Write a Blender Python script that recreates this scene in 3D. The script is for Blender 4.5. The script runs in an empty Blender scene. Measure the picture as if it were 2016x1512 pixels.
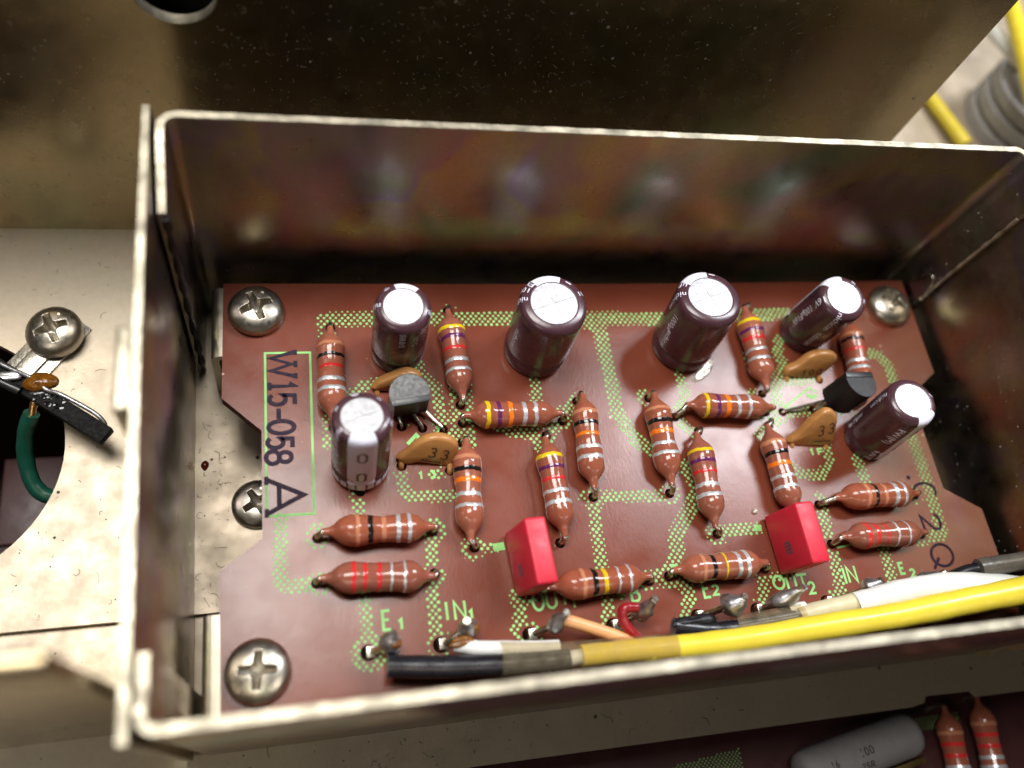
import bpy, bmesh, math, random
from mathutils import Vector, Matrix, Quaternion
from mathutils.geometry import delaunay_2d_cdt

# All dimensions below are in millimetres; S turns them into metres.
S = 0.001
PI = math.pi
scene = bpy.context.scene
COL = scene.collection

# ------------------------------------------------------------------ camera
cam_d = bpy.data.cameras.new('camera')
cam_d.sensor_width = 36.0
cam_d.lens = 29.93
cam_d.clip_start = 0.004
cam_d.clip_end = 20.0
cam_d.dof.use_dof = True
cam_d.dof.focus_distance = 0.100
cam_d.dof.aperture_fstop = 13.0
cam = bpy.data.objects.new('camera', cam_d)
COL.objects.link(cam)
_r = ((0.9685173, -0.1326180, 0.2106817), (-0.0332293, -0.9075886, -0.4185435), (0.2467187, 0.3983658, -0.8834221))
_cx, _cy, _cz = Vector(_r[0]), -Vector(_r[1]), -Vector(_r[2])
_m = Matrix.Identity(4)
for i in range(3):
    _m[i][0], _m[i][1], _m[i][2] = _cx[i], _cy[i], _cz[i]
_m.translation = Vector((7.90, -55.94, 92.0)) * S
cam.matrix_world = _m
scene.camera = cam

# ------------------------------------------------------------------ room light
world = bpy.data.worlds.new('World')
scene.world = world
world.use_nodes = True
bg = world.node_tree.nodes['Background']
bg.inputs['Color'].default_value = (1.0, 0.93, 0.84, 1)
bg.inputs['Strength'].default_value = 0.028


def area_lamp(name, loc, target, sx, sy, power, col, roll=0.0):
    l = bpy.data.lights.new(name, 'AREA')
    l.shape = 'RECTANGLE'
    l.size, l.size_y = sx * S, sy * S
    l.energy = power
    l.color = col
    o = bpy.data.objects.new(name, l)
    COL.objects.link(o)
    p, t = Vector(loc) * S, Vector(target) * S
    zax = (p - t).normalized()
    xax = (Vector((1, 0, 0)) - zax * zax.x).normalized()      # long side kept along the board
    o.rotation_euler = Matrix((xax, zax.cross(xax), zax)).transposed().to_euler()
    o.location = p
    return o


area_lamp('bench_lamp', (255, 92, 300), (47, -25, 0), 170, 66, 1.0, (0.94, 0.96, 1.0))
area_lamp('ceiling_lamp', (-58, 68, 400), (20, -20, 0), 230, 130, 1.6, (1.0, 0.97, 0.92))
area_lamp('room_lamp', (-90, -125, 130), (10, -50, 0), 70, 50, 0.055, (1.0, 0.93, 0.82))

vs = scene.view_settings
vs.view_transform = 'Standard'
vs.look = 'None'
vs.exposure = 0.22
vs.gamma = 1.0

scene.cycles.max_bounces = 8
scene.cycles.transparent_max_bounces = 12
scene.cycles.caustics_reflective = False
scene.cycles.caustics_refractive = False
scene.cycles.sample_clamp_indirect = 4.0
scene.cycles.use_denoising = True

random.seed(7)

# ------------------------------------------------------------------ materials


def lin(r, g, b):
    f = lambda c: (c / 255 / 12.92) if c / 255 <= 0.04045 else ((c / 255 + 0.055) / 1.055) ** 2.4
    return (f(r), f(g), f(b))


class NT:
    def __init__(self, name):
        self.m = bpy.data.materials.new(name)
        self.m.use_nodes = True
        self.t = self.m.node_tree
        self.b = self.t.nodes['Principled BSDF']
        tc = self.t.nodes.new('ShaderNodeTexCoord')
        sc = self.t.nodes.new('ShaderNodeVectorMath')
        sc.operation = 'SCALE'
        sc.inputs['Scale'].default_value = 1000.0
        self.t.links.new(tc.outputs['Object'], sc.inputs[0])
        self.mm = sc.outputs[0]

    def node(self, typ, **kw):
        n = self.t.nodes.new(typ)
        for k, v in kw.items():
            setattr(n, k, v)
        return n

    def link(self, a, b):
        self.t.links.new(a, b)

    def noise(self, scale, detail=3.0, rough=0.55, stretch=None, dist=0.0):
        n = self.node('ShaderNodeTexNoise')
        n.inputs['Scale'].default_value = scale
        n.inputs['Detail'].default_value = detail
        n.inputs['Roughness'].default_value = rough
        n.inputs['Distortion'].default_value = dist
        if stretch:
            mp = self.node('ShaderNodeMapping')
            mp.inputs['Scale'].default_value = stretch
            self.link(self.mm, mp.inputs['Vector'])
            self.link(mp.outputs[0], n.inputs['Vector'])
        else:
            self.link(self.mm, n.inputs['Vector'])
        return n.outputs['Fac']

    def ramp(self, fac, stops):
        r = self.node('ShaderNodeValToRGB')
        e = r.color_ramp.elements
        while len(e) < len(stops):
            e.new(0.5)
        for x, (p, c) in zip(e, stops):
            x.position = p
            x.color = (c[0], c[1], c[2], 1) if not isinstance(c, (int, float)) else (c, c, c, 1)
        self.link(fac, r.inputs['Fac'])
        return r.outputs['Color']

    def mix(self, fac, a, b):
        m = self.node('ShaderNodeMix', data_type='RGBA')
        if isinstance(fac, (int, float)):
            m.inputs['Factor'].default_value = fac
        else:
            self.link(fac, m.inputs['Factor'])
        for v, k in ((a, 6), (b, 7)):
            if isinstance(v, tuple):
                m.inputs[k].default_value = (v[0], v[1], v[2], 1)
            else:
                self.link(v, m.inputs[k])
        return m.outputs[2]

    def specks(self, scale, lo, hi, stretch=None):
        """0..1 mask of small scattered grains"""
        v = self.node('ShaderNodeTexVoronoi')
        v.inputs['Scale'].default_value = scale
        v.inputs['Randomness'].default_value = 1.0
        if stretch:
            mp = self.node('ShaderNodeMapping')
            mp.inputs['Scale'].default_value = stretch
            self.link(self.mm, mp.inputs['Vector'])
            self.link(mp.outputs[0], v.inputs['Vector'])
        else:
            self.link(self.mm, v.inputs['Vector'])
        # thin the grains out: only cells with a high random value keep theirs
        sep = self.node('ShaderNodeSeparateColor')
        self.link(v.outputs['Color'], sep.inputs[0])
        rad = self.node('ShaderNodeMapRange')
        rad.inputs['From Min'].default_value = lo
        rad.inputs['From Max'].default_value = 1.0
        rad.inputs['To Min'].default_value = 0.0
        rad.inputs['To Max'].default_value = hi
        self.link(sep.outputs[0], rad.inputs['Value'])
        lt = self.node('ShaderNodeMath', operation='LESS_THAN')
        self.link(v.outputs['Distance'], lt.inputs[0])
        self.link(rad.outputs[0], lt.inputs[1])
        return lt.outputs[0]

    def bump(self, height, dist_mm, strength=1.0):
        b = self.node('ShaderNodeBump')
        b.inputs['Strength'].default_value = strength
        b.inputs['Distance'].default_value = dist_mm * S
        self.link(height, b.inputs['Height'])
        self.link(b.outputs[0], self.b.inputs['Normal'])

    def set(self, **kw):
        names = dict(col='Base Color', rough='Roughness', metal='Metallic', coat='Coat Weight', coat_rough='Coat Roughness',
                     spec='Specular IOR Level', trans='Transmission Weight', alpha='Alpha', ior='IOR', sss='Subsurface Weight',
                     emis='Emission Strength', aniso='Anisotropic')
        for k, v in kw.items():
            i = self.b.inputs[names[k]]
            if isinstance(v, (int, float)):
                i.default_value = v
            elif isinstance(v, tuple):
                i.default_value = (v[0], v[1], v[2], 1)
            else:
                self.link(v, i)
        return self.m


def simple(name, col, rough, metal=0.0, var=0.12, vscale=0.6, bump=None, **kw):
    t = NT(name)
    n = t.noise(vscale, 4)
    a = tuple(max(0, c * (1 - var)) for c in col)
    b = tuple(min(1, c * (1 + var)) for c in col)
    c = t.ramp(n, [(0.3, a), (0.7, b)])
    rn = t.noise(vscale * 2.7, 3)
    rr = t.ramp(rn, [(0.3, max(0.02, rough * 0.8)), (0.75, min(1, rough * 1.25))])
    t.set(col=c, rough=rr, metal=metal, **kw)
    if bump:
        t.bump(t.noise(bump[0], 3), bump[1])
    return t.m


def zinc(name, stops, rough, metal, specks_col=None, bumpd=0.012, dens=0.93, scale=0.055, sp_scale=2.2):
    """yellow-passivated zinc: slow drifts of hue, orange-peel relief, stuck grains of dust"""
    t = NT(name)
    c = t.ramp(t.noise(scale, 2, 0.5, dist=0.6), stops)
    fine = t.noise(1.3, 4)
    c = t.mix(t.ramp(fine, [(0.35, 0.0), (0.8, 0.35)]), c, tuple(x * 0.72 for x in stops[0][1]))
    if specks_col:
        g = t.specks(sp_scale, dens, 0.34)
        g2 = t.specks(sp_scale * 2.1, dens, 0.30)
        mx = t.node('ShaderNodeMath', operation='MAXIMUM')
        t.link(g, mx.inputs[0])
        t.link(g2, mx.inputs[1])
        c = t.mix(mx.outputs[0], c, specks_col)
        inv = t.node('ShaderNodeMath', operation='MULTIPLY_ADD')
        t.link(mx.outputs[0], inv.inputs[0])
        inv.inputs[1].default_value = -metal
        inv.inputs[2].default_value = metal
        t.set(metal=inv.outputs[0])
        rr = t.node('ShaderNodeMath', operation='MAXIMUM')
        t.link(mx.outputs[0], rr.inputs[0])
        t.link(t.ramp(t.noise(0.35, 3), [(0.3, rough * 0.85), (0.7, rough * 1.2)]), rr.inputs[1])
        t.set(rough=rr.outputs[0])
    else:
        t.set(metal=metal, rough=t.ramp(t.noise(0.35, 3), [(0.3, rough * 0.85), (0.7, rough * 1.2)]))
    t.set(col=c)
    t.bump(t.noise(3.0, 3), bumpd)
    return t.m


GOLD, OLIVE, PURP, GREEN, PINK = (0.43, 0.37, 0.23), (0.33, 0.34, 0.23), (0.36, 0.28, 0.35), (0.28, 0.36, 0.27), (0.43, 0.34, 0.29)
M = {}
M['wall'] = zinc('passivated_steel', [(0.30, OLIVE), (0.42, PURP), (0.5, GOLD), (0.6, PINK), (0.72, GREEN)], 0.31, 1.0, (0.55, 0.5, 0.42), 0.010, 0.984, 0.07, 3.6)
M['panel'] = zinc('gold_passivated_steel', [(0.3, (0.29, 0.25, 0.15)), (0.5, (0.34, 0.265, 0.16)), (0.7, (0.26, 0.27, 0.16))], 0.24, 1.0, (0.5, 0.46, 0.38), 0.008, 0.965, 0.03, 1.5)
M['chassis'] = zinc('pale_passivated_steel', [(0.25, (0.60, 0.51, 0.34)), (0.42, (0.575, 0.475, 0.36)), (0.55, (0.585, 0.49, 0.375)), (0.66, (0.57, 0.50, 0.39)), (0.85, (0.585, 0.45, 0.37))], 0.48, 0.5, (0.10, 0.09, 0.08), 0.016, 0.972, 0.035, 1.3)
M['edge'] = simple('bare_steel_edge', (0.52, 0.47, 0.36), 0.45, 0.8, 0.42, 0.45, (1.2, 0.03))
M['bracket'] = simple('bracket_steel', (0.50, 0.47, 0.38), 0.34, 0.95, 0.15, 0.3, (2.0, 0.01))
M['nickel'] = simple('aged_nickel', (0.50, 0.46, 0.39), 0.34, 1.0, 0.15, 0.8)
M['recess'] = simple('nickel_recess', (0.52, 0.46, 0.34), 0.36, 1.0, 0.2, 1.5)

# phenolic board
t = NT('brown_phenolic')
n1 = t.noise(0.08, 3)
c = t.ramp(n1, [(0.3, (0.168, 0.040, 0.020)), (0.7, (0.205, 0.050, 0.027))])
c = t.mix(t.ramp(t.noise(5.0, 3), [(0.45, 0.0), (0.8, 0.3)]), c, (0.15, 0.033, 0.017))
g = t.specks(0.55, 0.93, 0.10)
c = t.mix(g, c, (0.6, 0.4, 0.3))
c = t.mix(t.specks(1.3, 0.90, 0.085), c, (0.45, 0.28, 0.22))
c = t.mix(t.ramp(t.noise(0.16, 4, 0.6), [(0.55, 0.0), (0.72, 0.35)]), c, (0.12, 0.034, 0.018))
t.set(col=c, rough=t.ramp(t.noise(0.25, 3), [(0.3, 0.17), (0.7, 0.27)]), spec=0.36)
t.bump(t.noise(3.5, 5, 0.65, (1.0, 0.35, 1.0)), 0.011)
M['board'] = t.m
M['board_edge'] = simple('raw_phenolic_edge', (0.26, 0.075, 0.028), 0.7, 0, 0.3, 1.5, (3.0, 0.06))
M['silk'] = simple('green_print', (0.31, 0.64, 0.22), 0.7, 0, 0.18, 0.4, spec=0.15)
t = NT('violet_stamp_ink')
t.set(col=t.ramp(t.noise(1.6, 3), [(0.35, (0.018, 0.012, 0.028)), (0.62, (0.035, 0.02, 0.035)), (0.75, (0.09, 0.03, 0.03))]), rough=0.6, spec=0.15)
M['ink'] = t.m

M['coat'] = simple('brown_dip_coating', (0.315, 0.094, 0.054), 0.12, 0, 0.07, 0.7, (0.9, 0.025), spec=0.5)
for k_, c_ in enumerate(((0.30, 0.088, 0.050), (0.335, 0.104, 0.060), (0.285, 0.090, 0.056), (0.32, 0.088, 0.046))):
    M['coat%d' % k_] = simple('brown_dip_coating', c_, (0.11, 0.15, 0.13, 0.18)[k_], 0, 0.10, 0.9, (0.9, 0.03), spec=0.5)
M['tan'] = simple('tan_paint', (0.52, 0.21, 0.11), 0.14, 0, 0.06)
M['black_paint'] = simple('black_paint', (0.010, 0.009, 0.009), 0.14, 0, 0.2)
M['red_paint'] = simple('red_paint', (0.62, 0.028, 0.030), 0.15, 0, 0.1)
M['orange_paint'] = simple('orange_paint', (0.88, 0.19, 0.012), 0.15, 0, 0.07)
M['yellow_paint'] = simple('yellow_paint', (0.72, 0.50, 0.010), 0.15, 0, 0.1)
M['purple_paint'] = simple('purple_paint', (0.12, 0.020, 0.095), 0.15, 0, 0.15)
M['silver_paint'] = simple('silver_paint', (0.60, 0.62, 0.65), 0.28, 0.45, 0.14, 2.5)
BAND = {'t': 'tan', 'k': 'black_paint', 'r': 'red_paint', 'o': 'orange_paint', 'y': 'yellow_paint', 'p': 'purple_paint', 's': 'silver_paint', 'z': 'silver_paint'}
M['lead'] = simple('tinned_lead', (0.55, 0.52, 0.45), 0.30, 1.0, 0.25, 1.2, (2.0, 0.03))
M['solder'] = simple('old_solder', (0.40, 0.40, 0.42), 0.36, 0.88, 0.3, 1.2, (1.6, 0.06))
M['flux'] = simple('amber_flux', (0.24, 0.085, 0.008), 0.16, 0, 0.5, 1.4, (1.5, 0.1), trans=0.2)

M['sleeve'] = simple('plum_shrink_sleeve', (0.072, 0.030, 0.040), 0.25, 0, 0.12, 0.25, (0.5, 0.02), spec=0.55)
M['white_ink'] = simple('pale_lilac_print', (0.82, 0.80, 0.93), 0.35, 0, 0.04)
M['dark_ink'] = simple('dark_print', (0.03, 0.02, 0.03), 0.35, 0, 0.1)
M['alu'] = simple('brushed_aluminium', (0.55, 0.55, 0.58), 0.42, 0.97, 0.2, 1.6, (4.0, 0.015))
M['film'] = simple('red_plastic', (0.66, 0.020, 0.048), 0.45, 0, 0.05, 0.3, (4.0, 0.008))
M['film_ink'] = simple('grey_print', (0.17, 0.06, 0.08), 0.5, 0, 0.1)
M['ceramic'] = simple('tan_dip', (0.47, 0.215, 0.065), 0.32, 0, 0.15, 0.5, (0.7, 0.05))
M['epoxy'] = simple('black_epoxy', (0.009, 0.009, 0.011), 0.42, 0, 0.2, 1.0, (4.0, 0.012), spec=0.35)
M['soot'] = simple('sooty_bakelite', (0.010, 0.010, 0.010), 0.75, 0, 0.3, 1.0, (2.0, 0.05), spec=0.2)
M['epoxy_top'] = simple('dusty_epoxy', (0.014, 0.016, 0.020), 0.36, 0, 0.3, 0.9, (1.2, 0.02))

M['black_pvc'] = simple('black_pvc', (0.012, 0.012, 0.016), 0.30, 0, 0.2, 0.5, (0.8, 0.02))
M['yellow_pvc'] = simple('yellow_pvc', (0.84, 0.66, 0.05), 0.30, 0, 0.06, 0.3, (0.6, 0.02))
M['white_pvc'] = simple('white_pvc', (0.80, 0.80, 0.76), 0.38, 0, 0.05, 0.4, (0.8, 0.03))
M['tan_pvc'] = simple('peach_pvc', (0.80, 0.40, 0.17), 0.38, 0, 0.07, 0.5)
M['red_pvc'] = simple('dark_red_pvc', (0.32, 0.012, 0.018), 0.20, 0, 0.1, 0.5)
M['green_pvc'] = simple('dark_green_pvc', (0.006, 0.075, 0.048), 0.35, 0, 0.2, 0.4)
M['ivory_pvc'] = simple('ivory_pvc', (0.62, 0.56, 0.36), 0.35, 0, 0.08, 0.4)
M['copper'] = simple('bare_copper', (0.62, 0.36, 0.16), 0.3, 1.0, 0.2, 1.0)
M['grey_rubber'] = simple('grey_rubber', (0.33, 0.315, 0.30), 0.55, 0, 0.1, 0.2)
M['grey_plastic'] = simple('smoky_sleeve_over_black', (0.11, 0.10, 0.085), 0.30, 0, 0.25, 0.4, (0.9, 0.03))
M['shaded_white_ceramic'] = simple('shaded_white_ceramic', (0.22, 0.21, 0.21), 0.7, 0, 0.08, 0.5, (2.0, 0.04))  # white body, its base colour greyed to stand in for deep shade
M['brass'] = simple('brass', (0.60, 0.42, 0.16), 0.3, 1.0, 0.15, 0.8)
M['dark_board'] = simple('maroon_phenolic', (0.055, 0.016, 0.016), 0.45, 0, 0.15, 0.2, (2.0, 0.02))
M['fluff'] = simple('dust_fluff', (0.55, 0.51, 0.44), 0.9, 0, 0.1, 0.4)
M['dark_fluff'] = simple('dark_fibre', (0.05, 0.045, 0.04), 0.9, 0, 0.3, 0.4)
M['resin'] = simple('red_resin_drop', (0.16, 0.018, 0.006), 0.08, 0, 0.2, 0.5)

M['glue'] = simple('dried_glue', (0.52, 0.44, 0.38), 0.16, 0.25, 0.3, 1.4, (1.6, 0.12))

t = NT('smoky_clear_sleeve')
t.set(col=(0.50, 0.41, 0.27), rough=0.2, spec=0.5)
tr = t.node('ShaderNodeBsdfTransparent')
tr.inputs['Color'].default_value = (0.86, 0.80, 0.68, 1)
mx = t.node('ShaderNodeMixShader')
t.link(t.ramp(t.noise(0.7, 3), [(0.3, 0.12), (0.7, 0.26)]), mx.inputs[0])
t.link(tr.outputs[0], mx.inputs[1])
t.link(t.b.outputs[0], mx.inputs[2])
t.link(mx.outputs[0], t.t.nodes['Material Output'].inputs['Surface'])
M['clear'] = t.m

# ------------------------------------------------------------------ mesh helpers


class MB:
    """collects shapes (mm) and links them as ONE mesh object"""

    def __init__(self):
        self.v, self.f, self.mi = [], [], []
        self.cur = 0

    def add(self, vs, fs, T=None):
        o = len(self.v)
        self.v += [(T @ Vector(p)) if T else Vector(p) for p in vs]
        self.f += [tuple(i + o for i in f) for f in fs]
        self.mi += [self.cur] * len(fs)
        return self

    def box(self, lo, hi, T=None, bev=0.0):
        bm = bmesh.new()
        bmesh.ops.create_cube(bm, size=1)
        for v in bm.verts:
            v.co = Vector([lo[i] + (v.co[i] + 0.5) * (hi[i] - lo[i]) for i in range(3)])
        if bev:
            bmesh.ops.bevel(bm, geom=bm.edges[:], offset=bev, segments=3, profile=0.5, affect='EDGES')
        return self.bm(bm, T)

    def bm(self, bm, T=None):
        bm.verts.index_update()
        self.add([v.co.copy() for v in bm.verts], [[v.index for v in f.verts] for f in bm.faces], T)
        bm.free()
        return self

    def lathe(self, prof, n=40, a0=0.0, a1=2 * PI, T=None, cap0=False, cap1=False):
        full = abs(a1 - a0 - 2 * PI) < 1e-6
        m = n if full else n + 1
        vs, fs = [], []
        for r, z in prof:
            for k in range(m):
                a = a0 + (a1 - a0) * k / n
                vs.append((r * math.cos(a), r * math.sin(a), z))
        for i in range(len(prof) - 1):
            for k in range(n):
                k2 = (k + 1) % m
                fs.append((i * m + k, i * m + k2, (i + 1) * m + k2, (i + 1) * m + k))
        if cap0:
            fs.append(tuple(reversed(range(m))))
        if cap1:
            fs.append(tuple((len(prof) - 1) * m + k for k in range(m)))
        return self.add(vs, fs, T)

    def tube(self, pts, rad, n=12, caps=True, T=None, flat=None):
        pts = [Vector(p) for p in pts]
        rs = rad if isinstance(rad, (list, tuple)) else [rad] * len(pts)
        vs, fs = [], []
        t0 = (pts[1] - pts[0]).normalized()
        up = Vector((0, 0, 1)) if abs(t0.z) < 0.9 else Vector((0, 1, 0))
        nrm = (up - t0 * up.dot(t0)).normalized()
        for i, p in enumerate(pts):
            a = pts[max(0, i - 1)]
            b = pts[min(len(pts) - 1, i + 1)]
            d = (b - a).normalized()
            nrm = (nrm - d * nrm.dot(d)).normalized()
            bi = d.cross(nrm)
            for k in range(n):
                an = 2 * PI * k / n
                fy = flat if flat else 1.0
                vs.append(p + nrm * (rs[i] * math.cos(an)) + bi * (rs[i] * fy * math.sin(an)))
        for i in range(len(pts) - 1):
            for k in range(n):
                k2 = (k + 1) % n
                fs.append((i * n + k, i * n + k2, (i + 1) * n + k2, (i + 1) * n + k))
        if caps:
            fs.append(tuple(reversed(range(n))))
            fs.append(tuple((len(pts) - 1) * n + k for k in range(n)))
        return self.add(vs, fs, T)

    def blob(self, c, r, seed=0, sq=(1, 1, 1), amp=0.12, T=None, sub=3):
        bm = bmesh.new()
        bmesh.ops.create_icosphere(bm, subdivisions=sub, radius=1.0)
        rnd = random.Random(seed)
        ph = [rnd.uniform(0, 6.28) for _ in range(6)]
        for v in bm.verts:
            x, y, z = v.co
            k = 1 + amp * (math.sin(2.3 * x + ph[0]) + math.sin(2.9 * y + ph[1]) + math.sin(3.4 * z + ph[2]) + 0.5 * math.sin(5 * x * y + ph[3])) / 2
            v.co = Vector((c[0] + x * k * r * sq[0], c[1] + y * k * r * sq[1], c[2] + z * k * r * sq[2]))
        return self.bm(bm, T)

    def prism(self, poly, z0, z1, T=None):
        n = len(poly)
        vs = [(x, y, z0) for x, y in poly] + [(x, y, z1) for x, y in poly]
        fs = [tuple(reversed(range(n))), tuple(range(n, 2 * n))]
        for k in range(n):
            k2 = (k + 1) % n
            fs.append((k, k2, n + k2, n + k))
        return self.add(vs, fs, T)

    def build(self, name, mat, parent=None, origin=None, smooth=True, sharp=38):
        org = Vector(origin) if origin is not None else Vector((0, 0, 0))
        me = bpy.data.meshes.new(name)
        me.from_pydata([tuple((p - org) * S) for p in self.v], [], self.f)
        mats = mat if isinstance(mat, (list, tuple)) else [mat]
        for m in mats:
            me.materials.append(M[m] if isinstance(m, str) else m)
        if len(mats) > 1:
            me.polygons.foreach_set('material_index', self.mi)
        me.validate()
        me.update()
        if smooth:
            me.polygons.foreach_set('use_smooth', [True] * len(me.polygons))
            me.set_sharp_from_angle(angle=math.radians(sharp))
        o = bpy.data.objects.new(name, me)
        COL.objects.link(o)
        if parent is not None:
            o.parent = parent
        if origin is not None:
            o.location = org * S
        return o


def tag(o, label=None, cat=None, group=None, kind=None):
    if label:
        o['label'] = label
    if cat:
        o['category'] = cat
    if group:
        o['group'] = group
    if kind:
        o['kind'] = kind
    return o


def empty(name, loc, rot=None, label=None, cat=None, group=None):
    o = bpy.data.objects.new(name, None)
    o.empty_display_size = 0.003
    COL.objects.link(o)
    o.location = Vector(loc) * S
    if rot is not None:
        o.rotation_euler = rot.to_euler() if hasattr(rot, 'to_euler') else rot
    return tag(o, label, cat, group)


def smooth_path(pts, k=8):
    """Catmull-Rom through the points"""
    P = [Vector(p) for p in pts]
    P = [P[0] * 2 - P[1]] + P + [P[-1] * 2 - P[-2]]
    out = []
    for i in range(1, len(P) - 2):
        a, b, c, d = P[i - 1], P[i], P[i + 1], P[i + 2]
        for j in range(k):
            t = j / k
            out.append(0.5 * ((2 * b) + (c - a) * t + (2 * a - 5 * b + 4 * c - d) * t * t + (3 * b - a - 3 * c + d) * t ** 3))
    out.append(P[-2])
    return out


def circle(x, y, r, n=14, ph=0.0):
    return [(x + r * math.cos(2 * PI * k / n + ph), y + r * math.sin(2 * PI * k / n + ph)) for k in range(n)]


def drilled(outline, holes, z0, z1):
    """flat sheet with real holes; material 0 on the faces, 1 on the cut edges"""
    loops = [outline] + holes
    vs, es = [], []
    for lp in loops:
        o = len(vs)
        vs += [Vector(p) for p in lp]
        es += [(o + k, o + (k + 1) % len(lp)) for k in range(len(lp))]
    v2, e2, f2, *_ = delaunay_2d_cdt(vs, es, [], 0, 1e-5)

    def inside(p, poly):
        c = False
        for k in range(len(poly)):
            a, b = poly[k], poly[k - 1]
            if (a[1] > p[1]) != (b[1] > p[1]) and p[0] < (b[0] - a[0]) * (p[1] - a[1]) / (b[1] - a[1]) + a[0]:
                c = not c
        return c
    tri = []
    for f in f2:
        cx = sum(v2[i][0] for i in f) / len(f)
        cy = sum(v2[i][1] for i in f) / len(f)
        if inside((cx, cy), outline) and not any(inside((cx, cy), h) for h in holes if abs(h[0][0] - cx) < 60):
            tri.append(tuple(f))
    m = MB()
    n = len(v2)
    m.add([(p[0], p[1], z1) for p in v2], tri)
    m.add([(p[0], p[1], z0) for p in v2], [tuple(reversed(f)) for f in tri])
    m.cur = 1
    for lp in loops:
        k = len(lp)
        a = [(p[0], p[1], z1) for p in lp] + [(p[0], p[1], z0) for p in lp]
        m.add(a, [(i, (i + 1) % k, k + (i + 1) % k, k + i) for i in range(k)])
    return m


# stroke lettering (unit box) for stamped and printed characters
def arc(cx, cy, rx, ry, a0, a1, n=14):
    return [(cx + rx * math.cos(math.radians(a0 + (a1 - a0) * k / n)), cy + ry * math.sin(math.radians(a0 + (a1 - a0) * k / n))) for k in range(n + 1)]


GL = {
    'W': [[(0, 1), (.25, 0), (.5, .85), (.75, 0), (1, 1)]],
    '1': [[(.25, .78), (.55, 1), (.55, 0)]],
    '5': [[(.9, 1), (.22, 1), (.16, .55)] + arc(.48, .32, .42, .32, 140, -140)],
    '-': [[(.1, .45), (.9, .45)]],
    '0': [arc(.5, .5, .42, .5, 90, 450, 24)],
    '8': [arc(.5, .75, .34, .25, 90, 450, 18), arc(.5, .26, .42, .27, 90, 450, 18)],
    'A': [[(0, 0), (.5, 1), (1, 0)], [(.2, .34), (.8, .34)]],
    'E': [[(.9, 1), (.1, 1), (.1, 0), (.9, 0)], [(.1, .52), (.75, .52)]],
    'I': [[(.5, 0), (.5, 1)]],
    'N': [[(.05, 0), (.05, 1), (.95, 0), (.95, 1)]],
    'O': [arc(.5, .5, .46, .5, 90, 450, 24)],
    'U': [[(.05, 1), (.05, .35)] + arc(.5, .35, .45, .35, 180, 360)[1:] + [(.95, 1)]],
    'T': [[(0, 1), (1, 1)], [(.5, 1), (.5, 0)]],
    'B': [[(.1, 0), (.1, 1), (.5, 1)] + arc(.5, .76, .32, .24, 90, -90)[1:] + [(.1, .52)], [(.5, .52)] + arc(.5, .26, .38, .26, 90, -90)[1:] + [(.1, 0)]],
    '+': [[(.5, .1), (.5, .9)], [(.08, .5), (.92, .5)]],
    '2': [arc(.48, .7, .38, .3, 165, -35) + [(.1, 0), (.95, 0)]],
    '3': [arc(.45, .75, .36, .25, 150, -85) + arc(.45, .26, .42, .26, 85, -150)],
    'Q': [arc(.5, .5, .46, .5, 90, 450, 24), [(.58, .3), (1.0, -.08)]],
    'F': [[(.1, 0), (.1, 1), (.9, 1)], [(.1, .52), (.7, .52)]],
    'C': [arc(.5, .5, .46, .5, 50, 310, 18)],
    '_': [[(0, 0), (1, 0.05)]],
}
ZI = [0]


def ribbon(mb, pts, w, T, z=0.0):
    """flat mitred stroke in the plane of T"""
    P = [Vector((p[0], p[1])) for p in pts]
    closed = (P[0] - P[-1]).length < 1e-6
    n = len(P)
    vs = []
    for i in range(n):
        a = P[i - 1] if i > 0 else (P[-2] if closed else P[0])
        b = P[i + 1] if i < n - 1 else (P[1] if closed else P[-1])
        d0 = (P[i] - a) if (P[i] - a).length > 1e-9 else (b - P[i])
        d1 = (b - P[i]) if (b - P[i]).length > 1e-9 else d0
        d0, d1 = d0.normalized(), d1.normalized()
        t = (d0 + d1)
        t = t.normalized() if t.length > 1e-6 else d0
        nn = Vector((-t.y, t.x))
        k = 1.0 / max(0.45, nn.dot(Vector((-d0.y, d0.x))))
        ZI[0] = (ZI[0] + 1) % 5
        for s in (1, -1):
            q = P[i] + nn * (s * w / 2 * k)
            vs.append((q.x, q.y, z))
    fs = [(2 * i, 2 * i + 1, 2 * i + 3, 2 * i + 2) for i in range(n - 1)]
    mb.add(vs, fs, T)


def glyph(mb, ch, x, y, w, h, sw, T, z=0.0):
    for j, st in enumerate(GL[ch]):
        ribbon(mb, [(x + px * w, y + py * h) for px, py in st], sw, T, z + 0.006 * j)


def frame(o, u, v):
    """matrix taking (a, b, c) to o + a u + b v + c (u x v)"""
    u, v = Vector(u).normalized(), Vector(v).normalized()
    n = u.cross(v).normalized()
    v = n.cross(u)
    m = Matrix.Identity(4)
    for i in range(3):
        m[i][0], m[i][1], m[i][2] = u[i], v[i], n[i]
    m.translation = Vector(o)
    return m


_font = {}


def font_mesh(s):
    """letters from the built-in font: vertices and faces at size 1"""
    if s not in _font:
        cu = bpy.data.curves.new('lettering', 'FONT')
        cu.body = s
        cu.size = 1.0
        cu.resolution_u = 2
        ob = bpy.data.objects.new('lettering', cu)
        COL.objects.link(ob)
        dg = bpy.context.evaluated_depsgraph_get()
        dg.update()
        me = bpy.data.meshes.new_from_object(ob.evaluated_get(dg))
        _font[s] = ([tuple(v.co) for v in me.vertices], [tuple(p.vertices) for p in me.polygons])
        bpy.data.objects.remove(ob)
        bpy.data.curves.remove(cu)
        bpy.data.meshes.remove(me)
    return _font[s]


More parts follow.
